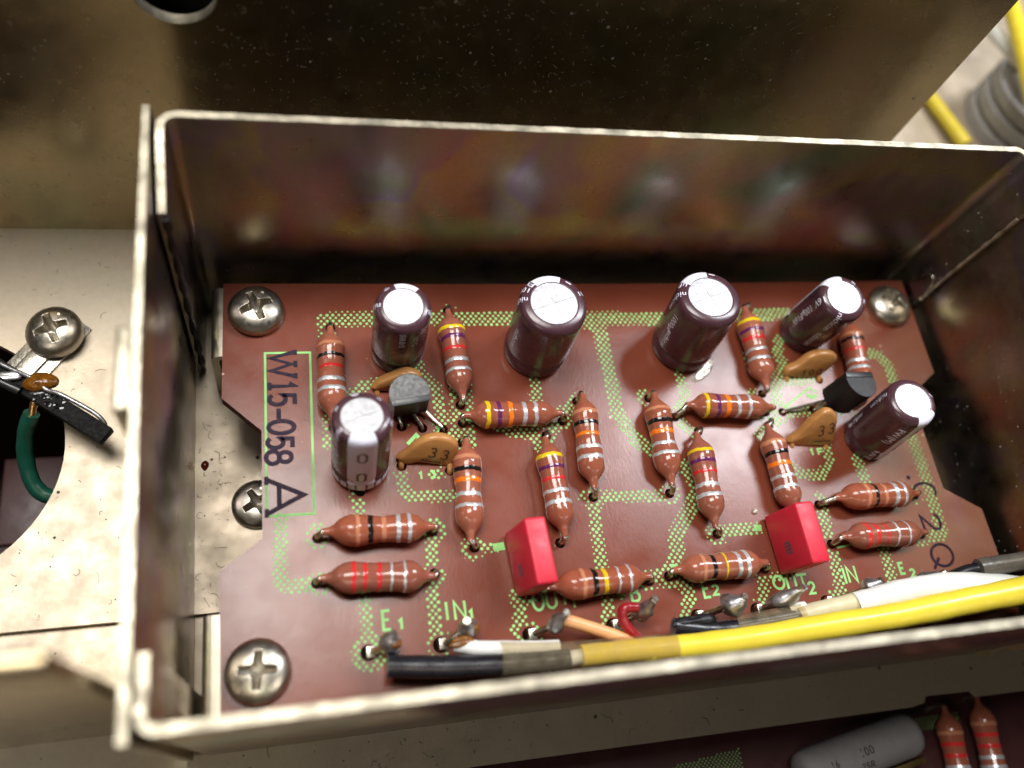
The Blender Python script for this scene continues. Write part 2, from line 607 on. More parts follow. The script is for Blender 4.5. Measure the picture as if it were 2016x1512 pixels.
# ------------------------------------------------------------------ layout tables (mm on the board)
RES = [
    (11.98, -13.08, -91.2, [-3.3, -1.8, -0.44, 1.16, 2.42], 'tkrss', (12.2, -6.2), (12.0, -19.2)),
    (26.67, -11.02, -87.1, [-3.05, -1.81, -0.37, 1.25, 2.52], 'yprss', (26.7, -4.1), (26.9, -17.0)),
    (32.75, -19.15, -1.2, [-3.33, -1.94, -0.6, 1.08, 2.47], 'yposs', (26.9, -19.3), (39.2, -19.6)),
    (41.41, -22.87, -93.0, [-3.31, -1.81, -0.45, 1.14, 2.46], 'tkoss', (41.5, -17.1), (41.4, -29.4)),
    (50.94, -23.14, -91.2, [-3.54, -1.91, -0.58, 0.92, 2.21], 'tkoss', (51.0, -17.1), (51.1, -29.6)),
    (60.96, -19.33, -4.0, [-3.61, -2.11, -0.81, 0.64, 2.1], 'yposs', (54.0, -19.8), (66.8, -19.7)),
    (66.78, -11.09, -90.0, [-3.34, -1.97, -0.84, 0.8, 2.05], 'yprss', (68.1, -4.2), (67.0, -17.1)),
    (81.35, -13.09, -95.7, [-3.06, -2.29, -0.82, 0.85, 1.91], 'tkrss', (81.7, -7.2), (80.9, -19.3)),
    (26.32, -27.97, -93.9, [-3.49, -2.05, -0.8, 0.79, 2.18], 'tkoss', (26.6, -21.8), (26.6, -34.2)),
    (36.41, -28.24, -87.7, [-3.36, -2.0, -0.65, 0.87, 2.24], 'yprss', (36.9, -21.4), (36.5, -34.5)),
    (55.34, -28.60, -91.8, [-3.31, -1.95, -0.61, 0.98, 2.29], 'yprss', (56.7, -21.9), (56.0, -35.0)),
    (65.60, -28.05, -88.3, [-3.33, -1.92, -0.53, 1.11, 2.47], 'tkoss', (66.8, -21.2), (66.4, -34.4)),
    (16.19, -31.79, -1.7, [-2.42, -0.99, 0.34, 1.9, 3.04], 'tktss', (9.7, -31.8), (22.1, -32.0)),
    (15.71, -36.91, -3.9, [-2.6, -1.41, -0.06, 1.24, 2.66], 'rrrzz', (9.4, -36.6), (21.9, -36.7)),
    (39.86, -39.57, 0.9, [-2.29, -1.0, 0.27, 1.82, 3.17], 'tkyzz', (33.6, -39.7), (46.3, -39.7)),
    (54.61, -39.15, -0.4, [-2.56, -1.33, 0.03, 1.7, 2.89], 'tkyss', (48.8, -39.4), (61.0, -39.6)),
    (77.90, -32.22, -1.1, [-2.14, -0.91, 0.46, 1.92, 3.09], 'tktss', (70.6, -32.4), (84.7, -32.1)),
    (77.16, -37.17, -1.6, [-2.93, -1.67, -0.26, 1.09, 2.6], 'rrrzz', (70.8, -37.4), (83.8, -37.2)),
]
TRACES = [
    (2.06, [(11.85, -7.25), (11.65, -5.17), (18.95, -5.08), (27.78, -5.22), (45.87, -5.52), (55.12, -5.67), (62.54, -5.55), (67.93, -5.32), (74.06, -5.17)]),
    (2.03, [(44.41, -5.87), (46.25, -7.24), (46.43, -12.58), (46.48, -15.21), (46.4, -18.81), (47.47, -21.17), (48.74, -23.18), (50.98, -24.63), (53.94, -26.46), (54.65, -28.33)]),
    (1.53, [(36.64, -13.11), (36.3, -17.55), (35.8, -20.85), (35.89, -22.8)]),
    (1.68, [(41.86, -16.63), (39.22, -18.69), (36.6, -21.87)]),
    (1.30, [(14.1, -15.11), (15.93, -13.88), (18.65, -13.31), (20.78, -13.05)]),
    (1.46, [(22.18, -9.56), (22.4, -12.64), (24.16, -14.71), (24.3, -17.03), (24.97, -19.98), (26.72, -21.67)]),
    (2.82, [(27.18, -14.15), (26.98, -17.15), (26.9, -21.68)]),
    (1.50, [(28.21, -18.19), (32.26, -20.54), (35.91, -21.38)]),
    (1.13, [(11.49, -16.48), (11.22, -21.14)]),
    (1.54, [(14.05, -25.83), (14.18, -29.34)]),
    (1.36, [(14.05, -37.66), (14.39, -39.82), (14.22, -44.08)]),
    (1.55, [(5.94, -29.42), (5.7, -35.31), (5.92, -36.49), (7.4, -36.79), (9.89, -36.59)]),
    (1.42, [(22.33, -31.69), (21.69, -34.26), (21.92, -36.47), (21.52, -38.35), (21.4, -41.83), (21.51, -44.04)]),
    (1.38, [(19.06, -24.65), (19.23, -26.76), (19.84, -27.76), (22.4, -27.99), (25.29, -28.13)]),
    (1.41, [(22.76, -25.48), (24.74, -25.05)]),
    (1.04, [(26.62, -34.33), (28.93, -34.4)]),
    (1.47, [(40.31, -29.22), (45.98, -29.61), (51.87, -29.95)]),
    (1.57, [(41.35, -29.79), (41.01, -34.38), (41.0, -38.14), (41.02, -41.29), (40.54, -43.47), (40.86, -44.61)]),
    (1.91, [(54.1, -30.36), (53.58, -31.46), (51.62, -33.63), (50.62, -34.85), (50.47, -36.65), (49.6, -38.78), (50.62, -40.46), (50.78, -41.93), (50.14, -43.87)]),
    (1.85, [(45.84, -39.56), (49.54, -39.07)]),
    (1.60, [(56.0, -34.9), (58.68, -34.67), (61.37, -34.75)]),
    (1.59, [(30.69, -39.87), (30.74, -41.95), (30.18, -43.52), (31.5, -44.19)]),
    (1.37, [(31.3, -40.48), (33.81, -39.94)]),
    (1.65, [(71.14, -31.46), (70.79, -34.38), (70.74, -38.33), (70.49, -40.62), (70.26, -43.04), (68.15, -44.22)]),
    (1.57, [(60.19, -39.53), (60.55, -41.36), (59.9, -42.96), (58.82, -44.03)]),
    (1.18, [(61.73, -40.75), (64.22, -40.55)]),
    (1.56, [(77.82, -38.03), (77.76, -40.44), (77.63, -42.61)]),
    (1.63, [(78.01, -26.52), (78.23, -29.85)]),
    (1.82, [(87.27, -24.04), (87.34, -27.42), (87.34, -30.51), (87.05, -34.26), (86.92, -37.32), (83.48, -37.77)]),
    (1.45, [(74.25, -24.21), (73.84, -27.11), (72.01, -28.71), (69.11, -28.19), (68.42, -27.33)]),
    (1.60, [(81.11, -11.66), (84.33, -11.67), (86.45, -11.88), (87.44, -13.48), (87.38, -16.12)]),
    (1.65, [(71.73, -9.16), (70.91, -11.46), (71.4, -13.45), (69.76, -15.19), (68.59, -18.22), (66.23, -22.39)]),
    (1.37, [(70.8, -15.52), (75.45, -15.31)]),
    (1.32, [(65.23, -17.0), (67.91, -16.96)]),
    (1.66, [(67.44, -8.83), (66.57, -11.49), (66.66, -13.37)]),
    (1.53, [(55.92, -13.97), (56.13, -16.14), (55.2, -18.37), (54.23, -19.86), (55.08, -21.28), (56.44, -22.3)]),
    (1.89, [(66.68, -19.73), (69.16, -19.84), (65.4, -22.77)]),
    (1.64, [(69.9, -19.87), (73.73, -19.61), (78.8, -19.83)]),
]
PADS = [((9.84, -31.57), 1.44), ((22.31, -31.86), 1.37), ((9.73, -36.73), 1.36), ((21.89, -36.74), 1.24), ((14.41, -44.25), 1.88), ((21.72, -44.06), 1.39), ((31.5, -44.19), 1.46), ((41.48, -44.51), 1.66), ((26.34, -34.31), 1.37), ((55.97, -35.02), 1.37), ((50.59, -16.91), 1.23), ((46.32, -39.66), 1.23), ((48.76, -39.41), 1.49), ((51.04, -29.76), 1.32), ((41.39, -29.54), 1.39), ((83.41, -37.57), 1.17), ((84.71, -32.12), 1.2), ((26.72, -4.33), 1.15), ((27.0, -19.11), 1.47), ((41.58, -17.1), 1.19), ((39.21, -19.56), 1.15), ((68.87, -19.82), 1.61), ((66.62, -19.94), 1.32), ((56.5, -22.03), 0.97), ((36.82, -21.69), 1.26), ((24.5, -19.83), 1.2), ((19.67, -19.27), 0.83)]

# ------------------------------------------------------------------ setting: the metal chassis
rear = drilled([(-75, 150), (-75, -36.4), (240, -36.4), (240, 150)],
               [circle(-34.9, -15.5, 16.0, 72)], -13.0, -12.0)
o = rear.build('chassis_floor', ['chassis', 'chassis'], sharp=30)
tag(o, 'pale passivated steel chassis deck with a large round hole', None, None, 'structure')
front = drilled([(-75, -34.0), (-75, -75), (18, -75), (24, -56.3), (84.6, -56.9), (86.6, -56.6), (87.2, -55.8), (94.6, -56.0), (95.2, -56.8), (140, -57.4), (140, -34.0)], [], -13.9, -13.05)
o = front.build('chassis_floor', ['chassis', 'chassis'], sharp=30)
tag(o, 'lower strip of the chassis deck in front of the shield box', None, None, 'structure')
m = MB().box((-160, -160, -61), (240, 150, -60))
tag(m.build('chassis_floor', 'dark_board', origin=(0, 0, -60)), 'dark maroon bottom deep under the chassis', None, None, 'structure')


def sheet(path, thick, z0, ztop, seed, jit=0.03):
    """sheet metal swept along a plan path; the sheared top edge is a second material"""
    rnd = random.Random(seed)
    P = [Vector(p) for p in path]
    # resample
    out = [P[0]]
    for a, b in zip(P, P[1:]):
        k = max(1, int((b - a).length / 0.8))
        out += [a.lerp(b, (j + 1) / k) for j in range(k)]
    P = out
    n = len(P)
    m = MB()
    vs = []
    L = 0
    for i in range(n):
        if i:
            L += (P[i] - P[i - 1]).length
        d = (P[min(n - 1, i + 1)] - P[max(0, i - 1)]).normalized()
        nn = Vector((-d.y, d.x))
        zt = (ztop(P[i]) if callable(ztop) else ztop) + rnd.uniform(-jit, jit)
        w = thick / 2
        w1, w2 = w * 0.86 + rnd.uniform(-jit, jit) * .7, w * 0.86 + rnd.uniform(-jit, jit) * .7
        for off, z in ((w, z0), (w, zt - 0.13), (w1, zt), (-w2, zt), (-w, zt - 0.13), (-w, z0)):
            q = P[i] + nn * off
            vs.append((q.x, q.y, z))
    fs, mi = [], []
    for i in range(n - 1):
        for k in range(6):
            k2 = (k + 1) % 6
            fs.append((i * 6 + k, i * 6 + k2, (i + 1) * 6 + k2, (i + 1) * 6 + k))
            mi.append(1 if k in (1, 2, 3) else 0)
    fs.append(tuple(range(6)))
    fs.append(tuple(reversed([(n - 1) * 6 + k for k in range(6)])))
    mi += [1, 1]
    m.add(vs, fs)
    m.mi = mi
    return m


box = empty('shield_box', (45, -24, -12), None, 'open passivated steel shield box around the brown circuit board', 'shield box')


def under(o, par, base):
    o.parent = par
    o.location = -Vector(base) * S
    return o


BB = (45, -24, -12)
corner = lambda cx, cy, r, a0, a1: [(cx + r * math.cos(math.radians(a0 + (a1 - a0) * k / 7)), cy + r * math.sin(math.radians(a0 + (a1 - a0) * k / 7))) for k in range(8)]
# back wall turns inside both side walls as short flanges
bp = [(-3.55, -5.9)] + corner(-2.05, 1.95, 1.5, 180, 90) + corner(94.2, 1.95, 1.5, 90, 0) + [(95.7, -3.6)]


def back_top(p):
    if p.y < 0.9 and p.x < 0:
        return 25.0 - (0.9 - p.y) * 0.42
    if p.y < 0.5 and p.x > 50:
        return 24.0 - (0.5 - p.y) * 0.5
    return 25.0


under(sheet(bp, 0.85, -12.0, back_top, 3).build('back_wall', ['wall', 'edge'], sharp=50), box, BB)
lp = [(-4.80, 4.2), (-4.62, -20), (-4.45, -36), (-4.32, -51.7)]
under(sheet(lp, 0.80, -12.0, 25.2, 4).build('left_wall', ['wall', 'edge'], sharp=50), box, BB)
fp = [(-3.3, -45.6)] + corner(-2.2, -49.85, 1.1, 180, 270) + [(140.0, -50.95)]
under(sheet(fp, 0.85, -13.0, lambda p: 24.2 if p.y > -48.5 else 24.9, 5, 0.035).build('front_wall', ['wall', 'edge'], sharp=50), box, BB)
rp = [(96.75, 4.2), (96.6, -20), (96.5, -52)]
under(sheet(rp, 0.92, -12.0, 25.2, 6).build('right_wall', ['wall', 'edge'], sharp=50), box, BB)
m = MB()
m.box((-6.3, -26.9, 17.0), (-5.02, -19.2, 25.0), None, 0.35)
under(m.build('side_tab', 'edge'), box, BB)
for bx, by, bz in ((-4.0, -47.2, -6.0), (-4.15, -46.2, -10.6)):
    m = MB().blob((bx, by, bz), 1.25, int(-bz * 10), (0.18, 1.0, 1.15), 0.5)
    under(m.build('weld_spot', 'epoxy'), box, BB)

m = MB().tube(smooth_path([(-3.3, -6.0, 21.5), (-3.25, -6.05, 14), (-3.3, -5.9, 6), (-3.3, -5.9, -4), (-3.35, -5.8, -11.5)], 6), [.34 + .16 * math.sin(2.1 * k) for k in range(25)], 8)
under(m.build('weld_bead', 'epoxy'), box, BB)
m = MB().tube(smooth_path([(95.35, -3.65, 20.5), (95.3, -3.7, 14), (95.3, -3.75, 8), (95.35, -3.9, 3), (95.4, -3.9, 1.5)], 6), [.22 + .10 * math.sin(2.7 * k) for k in range(25)], 8)
under(m.build('weld_bead', 'edge'), box, BB)
m = MB().tube(smooth_path([(95.2, -1.2, 3.2), (94.9, -1.6, 4.6), (95.0, -2.6, 5.2), (95.2, -3.4, 4.2), (95.3, -3.8, 2.6)], 6), .07, 6)
under(m.build('wire_hair', 'lead'), box, BB)

# tall gold panel behind the box
pm = drilled([(-75, -12), (90.4, -12), (90.4, 46), (-75, 46)], [circle(-2.3, 28.25, 4.05, 64)], 0, 1.3)
pm.v = [Vector((p.x, 15.8 + 1.3 - p.z, p.y)) for p in pm.v]
panel = pm.build('metal_panel', ['panel', 'edge'], None, (10, 16.4, -12), sharp=30)
tag(panel, 'tall gold passivated steel housing with a round hole in its face, behind the shield box', 'metal housing')
hs = MB().box((88.9, 17.1, -12), (90.2, 70, 45.9)).box((-75, 17.1, -12), (-73.7, 70, 45.9)).box((-73.7, 68.7, -12), (88.9, 70, 45.9))  # unseen side and rear walls, added to keep the panel hole dark
o = MB().box((-40, 20.5, -12), (60, 64, 42)).build('hole_shade_block', 'soot', sharp=30)  # unseen black block added so the panel hole reads as dark
o.parent = panel
o.location = -Vector((10, 16.4, -12)) * S
o = hs.build('housing', 'panel', sharp=30)
o.parent = panel
o.location = -Vector((10, 16.4, -12)) * S
rnd = random.Random(11)
dm = MB()
for i in range(1700):
    x = rnd.gauss(32, 26)
    z = rnd.uniform(-8, 42)
    if not (-60 < x < 88) or (x + 2.3) ** 2 + (z - 28.2) ** 2 < 22:
        continue
    if rnd.random() < 0.62:
        r = rnd.uniform(0.03, 0.075)
        dm.add([(x - r, 15.77, z), (x, 15.77, z - r * rnd.uniform(0.6, 1.6)), (x + r, 15.77, z), (x, 15.77, z + r)], [(0, 1, 2, 3)])
    else:
        a = rnd.uniform(0, 6.28)
        l = rnd.uniform(0.06, 0.18)
        cv = rnd.uniform(-1.3, 1.3)
        px, pz = x, z
        vs = []
        w = rnd.uniform(0.016, 0.03)
        for k in range(5):
            nx, nz = -math.sin(a) * w, math.cos(a) * w
            vs += [(px + nx, 15.76, pz + nz), (px - nx, 15.76, pz - nz)]
            px += math.cos(a) * l
            pz += math.sin(a) * l
            a += cv * 0.5
        dm.add(vs, [(2 * k, 2 * k + 1, 2 * k + 3, 2 * k + 2) for k in range(4)])
d = dm.build('dust', 'fluff', None, None, smooth=False)
d.parent = panel
d.location = -Vector((10, 16.4, -12)) * S
tag(d, kind='stuff')

# upright plate at the lower left
m = MB().box((-75, -48.1, -13.0), (-5.95, -47.0, 38.5), None, 0.3)
tag(m.build('upright_plate', 'panel', None, (-40, -47.5, -13)), 'blurred upright steel plate at the lower left, beside the box corner', 'metal plate')

# bent brackets carrying the board


def bracket(x0, y0, y1, label):
    m = MB()
    prof = [(10.0, -1.68), (x0 + 1.0, -1.68)] + [(x0 + 1.0 - math.sin(math.radians(a)) * 1.0, -2.68 + math.cos(math.radians(a)) * 1.0) for a in (18, 36, 54, 72, 90)] + [(x0, -13.0)]
    inner = [(x0 + 0.9, -13.0), (x0 + 0.9, -2.75), (x0 + 1.1, -2.6), (10.0, -2.6)]
    poly = prof + inner
    n = len(poly)
    vs = [(x, y0, z) for x, z in poly] + [(x, y1, z) for x, z in poly]
    fs = [tuple(range(n)), tuple(reversed(range(n, 2 * n)))] + [(k, n + k, n + (k + 1) % n, (k + 1) % n) for k in range(n)]
    m.add(vs, fs)
    return tag(m.build('mounting_bracket', 'bracket', None, (x0 + 0.5, (y0 + y1) / 2, -12), sharp=35), label, 'bracket', 'brackets under the left board corners')


bracket(-1.55, -8.9, 0.35, 'bent steel bracket under the rear left corner of the brown board')
bracket(-2.15, -50.1, -38.6, 'bent steel bracket under the front left corner of the brown board')

# ------------------------------------------------------------------ the brown circuit board
outline = [(0, 0.0), (30, -0.25), (60, -0.3), (94.6, 0.0), (94.4, -14.9), (91.6, -16.8), (89.4, -20.5), (89.4, -31.5), (94.1, -34.6), (94.1, -50.0),
           (-0.15, -50.0), (-0.3, -34.5), (4.0, -31.4), (4.1, -19.1), (-0.15, -15.0)]
holes = [(26.9, -17.0), (26.9, -19.3), (39.2, -19.6), (41.5, -17.1), (41.4, -29.4), (51.0, -17.1), (51.1, -29.6), (54.0, -19.8), (66.8, -19.7), (67.0, -17.1),
         (26.6, -21.8), (26.6, -34.2), (36.9, -21.4), (36.5, -34.5), (56.7, -21.9), (56.0, -35.0), (66.8, -21.5), (9.7, -31.8), (22.1, -32.0), (9.4, -36.6), (21.9, -36.7),
         (33.6, -39.7), (46.3, -39.7), (48.8, -39.4), (61.0, -39.6), (70.6, -32.4), (84.7, -32.1), (70.8, -37.4), (83.8, -37.2), (24.5, -20.0), (19.7, -19.4), (22.1, -19.7),
         (69.2, -19.8), (73.8, -19.7), (78.8, -19.8), (19.3, -24.2), (24.8, -25.1), (14.5, -26.9), (12.2, -6.2), (12.0, -19.2), (26.7, -4.1), (68.1, -4.2), (76.0, -15.4)]
PINX = [14.3, 21.8, 31.5, 41.1, 51.3, 58.8, 68.0, 78.2]
holes += [(x, -44.2) for x in PINX]
bd = drilled(outline, [circle(x, y, 0.60 if y > -43 else 0.85, 14, 0.1 * i) for i, (x, y) in enumerate(holes)], -1.6, 0.0)
board = bd.build('circuit_board', ['board', 'board_edge'], None, None, sharp=30)
tag(board, 'brown phenolic circuit board with green dotted traces inside the open shield box', 'circuit board')


def seg_d(p, a, b):
    ax, ay = a
    bx, by = b
    dx, dy = bx - ax, by - ay
    t = max(0, min(1, ((p[0] - ax) * dx + (p[1] - ay) * dy) / (dx * dx + dy * dy + 1e-12)))
    return math.hypot(p[0] - ax - t * dx, p[1] - ay - t * dy)


rnd = random.Random(5)
dots = MB()
for j in range(-122, 0):
    for i in range(-2, 135):
        p = (i * 0.72 + (0.36 if j % 2 else 0), j * 0.41)
        near = 9.0
        for wd, pl in TRACES:
            for a, b in zip(pl, pl[1:]):
                near = min(near, seg_d(p, a, b) - wd / 2)
        for (cx, cy), r in PADS:
            near = min(near, math.hypot(p[0] - cx, p[1] - cy) - r)
        if near > 0.04:
            continue
        r = 0.188 * rnd.uniform(0.9, 1.1)
        if near > -0.10:
            r *= 0.62
        if any(math.hypot(p[0] - hx, p[1] - hy) < (0.78 if hy > -43 else 1.02) for hx, hy in holes):
            continue
        q = (p[0] + rnd.uniform(-.03, .03), p[1] + rnd.uniform(-.03, .03))
        dots.add([(x, y, 0.014) for x, y in circle(q[0], q[1], r, 9, rnd.random())], [tuple(range(9))])
o = dots.build('printed_trace', 'silk', board, smooth=False)
tag(o, kind='stuff')

BF = frame((0, 0, 0.02), (1, 0, 0), (0, 1, 0))


def legend(chars, wdt=0.30):
    mb = MB()
    for ch, x, y, w, h, sh in chars:
        T = frame((x, y, 0.02), (1, 0.02, 0), (sh, 1, 0))
        glyph(mb, ch, 0, 0, w, h, wdt, T)
    mb.build('printed_lettering', 'silk', board, smooth=False)


legend([('E', 15.9, -42.1, 0.95, 1.95, 0), ('1', 17.4, -42.2, 0.9, 1.0, 0)])
legend([('I', 22.4, -41.75, 0.8, 1.9, 0), ('N', 23.6, -41.8, 1.25, 1.9, 0), ('1', 25.0, -41.9, 0.8, 0.9, 0)])
legend([('O', 32.3, -41.7, 1.35, 1.95, 0), ('U', 33.9, -41.6, 1.2, 1.9, 0), ('T', 35.3, -41.4, 1.4, 1.9, 0), ('1', 36.6, -41.8, 0.8, 0.9, 0)])
legend([('+', 42.0, -41.6, 1.25, 1.25, 0), ('B', 43.75, -41.8, 1.2, 1.9, 0)])
legend([('E', 52.6, -42.2, 0.95, 1.95, 0), ('2', 53.8, -42.0, 0.85, 1.1, 0)])
legend([('O', 61.7, -42.1, 1.5, 1.5, 0), ('U', 63.5, -43.0, 1.2, 2.2, 0), ('T', 64.9, -42.6, 1.4, 1.9, 0), ('2', 66.1, -43.0, 0.95, 1.3, 0)])
legend([('I', 71.0, -42.3, 0.7, 1.9, 0), ('N', 71.8, -42.2, 1.2, 1.9, 0)])
legend([('E', 79.1, -41.8, 0.8, 1.3, 0), ('2', 80.4, -42.3, 0.8, 0.9, 0)])
legend([('1', 21.0, -25.9, 0.8, 0.8, 0), ('1', 22.5, -25.9, 0.8, 0.8, 0)], 0.24)
legend([('1', 71.4, -25.9, 0.8, 0.8, 0), ('F', 72.6, -25.9, 0.9, 0.8, 0)], 0.24)
# green outline of the part number field and the stray symbol lines
fr = MB()
ribbon(fr, [(4.62, -9.45), (9.72, -9.5), (9.45, -29.05), (4.5, -29.0), (4.62, -9.45)], 0.27, BF)
fr.build('printed_frame', 'silk', board, smooth=False)
sy = MB()
ribbon(sy, [(21.0, -22.1), (23.9, -20.2), (24.2, -19.3)], 0.22, BF)
ribbon(sy, [(20.2, -21.6), (21.3, -20.5), (21.6, -20.9), (20.6, -22.2), (20.3, -23.3)], 0.42, BF, 0.006)
ribbon(sy, [(69.6, -19.2), (74.2, -16.5), (75.0, -17.2)], 0.26, BF)
ribbon(sy, [(73.4, -17.5), (74.3, -17.9), (74.9, -17.6)], 0.5, BF, 0.006)
ribbon(sy, [(27.3, -18.0), (27.5, -18.9), (29.5, -19.4), (31.0, -19.3)], 0.30, BF)
ribbon(sy, [(37.0, -33.0), (37.2, -34.0)], 0.8, BF)
ribbon(sy, [(28.7, -34.4), (30.0, -34.3)], 0.9, BF)
ribbon(sy, [(61.0, -34.6), (62.0, -34.7)], 0.8, BF)
ribbon(sy, [(71.2, -32.0), (73.2, -31.9)], 0.25, BF)
ribbon(sy, [(71.4, -37.9), (73.4, -37.7)], 0.25, BF)
ribbon(sy, [(49.3, -38.3), (50.2, -38.4)], 0.6, BF)
sy.build('printed_symbol', 'silk', board, smooth=False)
# violet rubber stamp: the letters run down the board, their heads to the right
SF = lambda x, y: frame((x, y, 0.035), (0, -1, 0), (1, 0, 0))


def stamp(chars, sw):
    for ch, x, y, w, h, extra in chars:
        mb = MB()
        T = SF(x, y)
        glyph(mb, ch, 0, 0, w, h, sw, T)
        for k, pl in enumerate(extra):
            ribbon(mb, pl, sw * 0.9, T, 0.022 + 0.006 * k)
        mb.build('stamped_character', 'ink', board, smooth=False)


stamp([('W', 5.25, -9.35, 3.2, 2.75, [[(-.25, 2.75), (.4, 2.75)], [(2.8, 2.75), (3.45, 2.75)], [(1.2, 2.75), (2.0, 2.75)]]),
       ('1', 5.05, -13.1, 1.15, 2.8, [[(.15, 0), (1.1, 0)]]),
       ('5', 5.0, -14.6, 1.6, 2.8, []),
       ('-', 5.0, -16.35, 1.6, 2.2, []),
       ('0', 4.85, -17.9, 1.8, 2.8, []),
       ('5', 4.7, -19.9, 1.5, 2.7, []),
       ('8', 4.55, -21.5, 1.75, 2.7, []),
       ('A', 4.5, -24.9, 3.9, 3.9, [[(-.35, 0), (.6, 0)], [(3.3, 0), (4.25, 0)]])], 0.5)
QT = lambda x, y, a: frame((x, y, 0.045), (math.sin(a), -math.cos(a), 0), (math.cos(a), math.sin(a), 0))
for ch, x, y, w, h in (('Q', 84.2, -38.6, 3.0, 3.1), ('2', 84.5, -34.6, 2.6, 2.6), ('C', 84.7, -30.6, 2.4, 3.3)):
    mb = MB()
    glyph(mb, ch, 0, 0, w, h, 0.34, QT(x, y, 0.05))
    mb.build('stamped_character', 'ink', board, smooth=False)
mb = MB().add([(x, y, 0.04) for x, y in circle(84.7, -29.7, 0.28, 12)], [tuple(range(12))])
mb.build('stamped_dot', 'ink', board, smooth=False)

# ------------------------------------------------------------------ resistors
RP = [(-6.0, .37), (-5.6, .40), (-5.2, .50), (-4.8, .74), (-4.45, 1.06), (-4.05, 1.36), (-3.6, 1.57), (-3.1, 1.66), (-2.6, 1.65), (-2.0, 1.58), (-1.2, 1.50), (-.4, 1.46),
      (.4, 1.46), (1.2, 1.49), (2.0, 1.56), (2.6, 1.62), (3.1, 1.63), (3.6, 1.55), (4.05, 1.34), (4.45, 1.04), (4.8, .72), (5.2, .49), (5.6, .40), (6.0, .37)]


def rrad(x):
    for (a, ra), (b, rb) in zip(RP, RP[1:]):
        if a <= x <= b:
            t = (x - a) / (b - a)
            return ra + (rb - ra) * t
    return .4


# a lathed ring turned onto the x axis: its angle a lies at y = sin a, z = -cos a
r_y = lambda a: math.sin(a)
r_z = lambda a: -math.cos(a)


def resistor(spec, label, i):
    x, y, ang, offs, cols, h1, h2 = spec
    rnd = random.Random(40 + i)
    R = Matrix.Rotation(math.radians(ang), 3, 'Z')
    e = empty('resistor', (x, y, 0), R, label, 'resistor', 'brown banded resistors soldered to the board')
    lift = 1.72
    X = Matrix.Translation((0, 0, lift)) @ Matrix.Rotation(PI / 2, 4, 'Y')
    k1, k2 = rnd.uniform(.97, 1.03), rnd.uniform(.96, 1.03)
    fine = []
    for a, b in zip(RP, RP[1:]):
        fine += [a, ((a[0] + b[0]) / 2, (a[1] + b[1]) / 2 + 0.012)]
    fine.append(RP[-1])
    sc = lambda z: (k1 if z < 0 else k2)
    m = MB().lathe([(r * sc(z), z) for z, r in fine], 36, T=X, cap0=True, cap1=True)
    pa, pb = rnd.uniform(0, 6), rnd.uniform(0, 6)
    sag = rnd.uniform(-.05, .09)
    for q in m.v:
        k = 1 + .022 * math.sin(1.3 * q.x + pa) + .018 * math.sin(2.1 * q.x + 2 * math.atan2(q.y, q.z - lift) + pb)
        q.y *= k
        q.z = lift + (q.z - lift) * k
    b = m.build('body', 'coat%d' % rnd.randrange(4), e, sharp=60)
    wd = {'t': .50, 'k': .52, 'r': .46, 'o': .52, 'y': .46, 'p': .52, 's': .46, 'z': .26}
    for j, (o_, c) in enumerate(zip(offs, cols)):
        w = wd[c] * rnd.uniform(.85, 1.15)
        tilt = rnd.uniform(-.04, .04)
        w2 = w
        m = MB()
        nseg, vs, fs = 48, [], []
        rows = 4
        ph1, ph2 = rnd.uniform(0, 6), rnd.uniform(0, 6)
        for q in range(rows):
            for k in range(nseg):
                a = 2 * PI * k / nseg
                edge = 0.035 * math.sin(5 * a + ph1) + 0.025 * math.sin(11 * a + ph2)
                z = o_ + (q / (rows - 1) - .5) * w + tilt * math.cos(a) * 1.5 + (edge if q in (0, rows - 1) else 0)
                r = rrad(z) * sc(z) * (1 + .022 * math.sin(1.3 * z + pa) + .018 * math.sin(2.1 * z + 2 * math.atan2(r_y(a), r_z(a)) + pb)) + (0.028 if 0 < q < rows - 1 else 0.006)
                vs.append((r * math.cos(a), r * math.sin(a), z))
        for q in range(rows - 1):
            for k in range(nseg):
                k_ = (k + 1) % nseg
                fs.append((q * nseg + k, q * nseg + k_, (q + 1) * nseg + k_, (q + 1) * nseg + k))
        m.add(vs, fs, X)
        m.build('color_band', BAND[c], e, sharp=70)
    Ri = R.transposed()
    for s, h in ((-1, h1), (1, h2)):
        hl = Ri @ (Vector((h[0], h[1], 0)) - Vector((x, y, 0)))
        d = abs(hl.x) - 5.45
        far = max(d, .35)
        pts = [(s * 5.3, 0, lift), (s * 5.95, hl.y * .15, lift), (s * max(6.15, 5.5 + far * .6), hl.y * .6, lift - .2), (hl.x + s * .06, hl.y * .97, .85), (hl.x, hl.y, 0.1), (hl.x, hl.y, -1.9)]
        MB().tube(smooth_path(pts, 5), .33, 10).build('lead', 'lead', e, sharp=60)
    return e


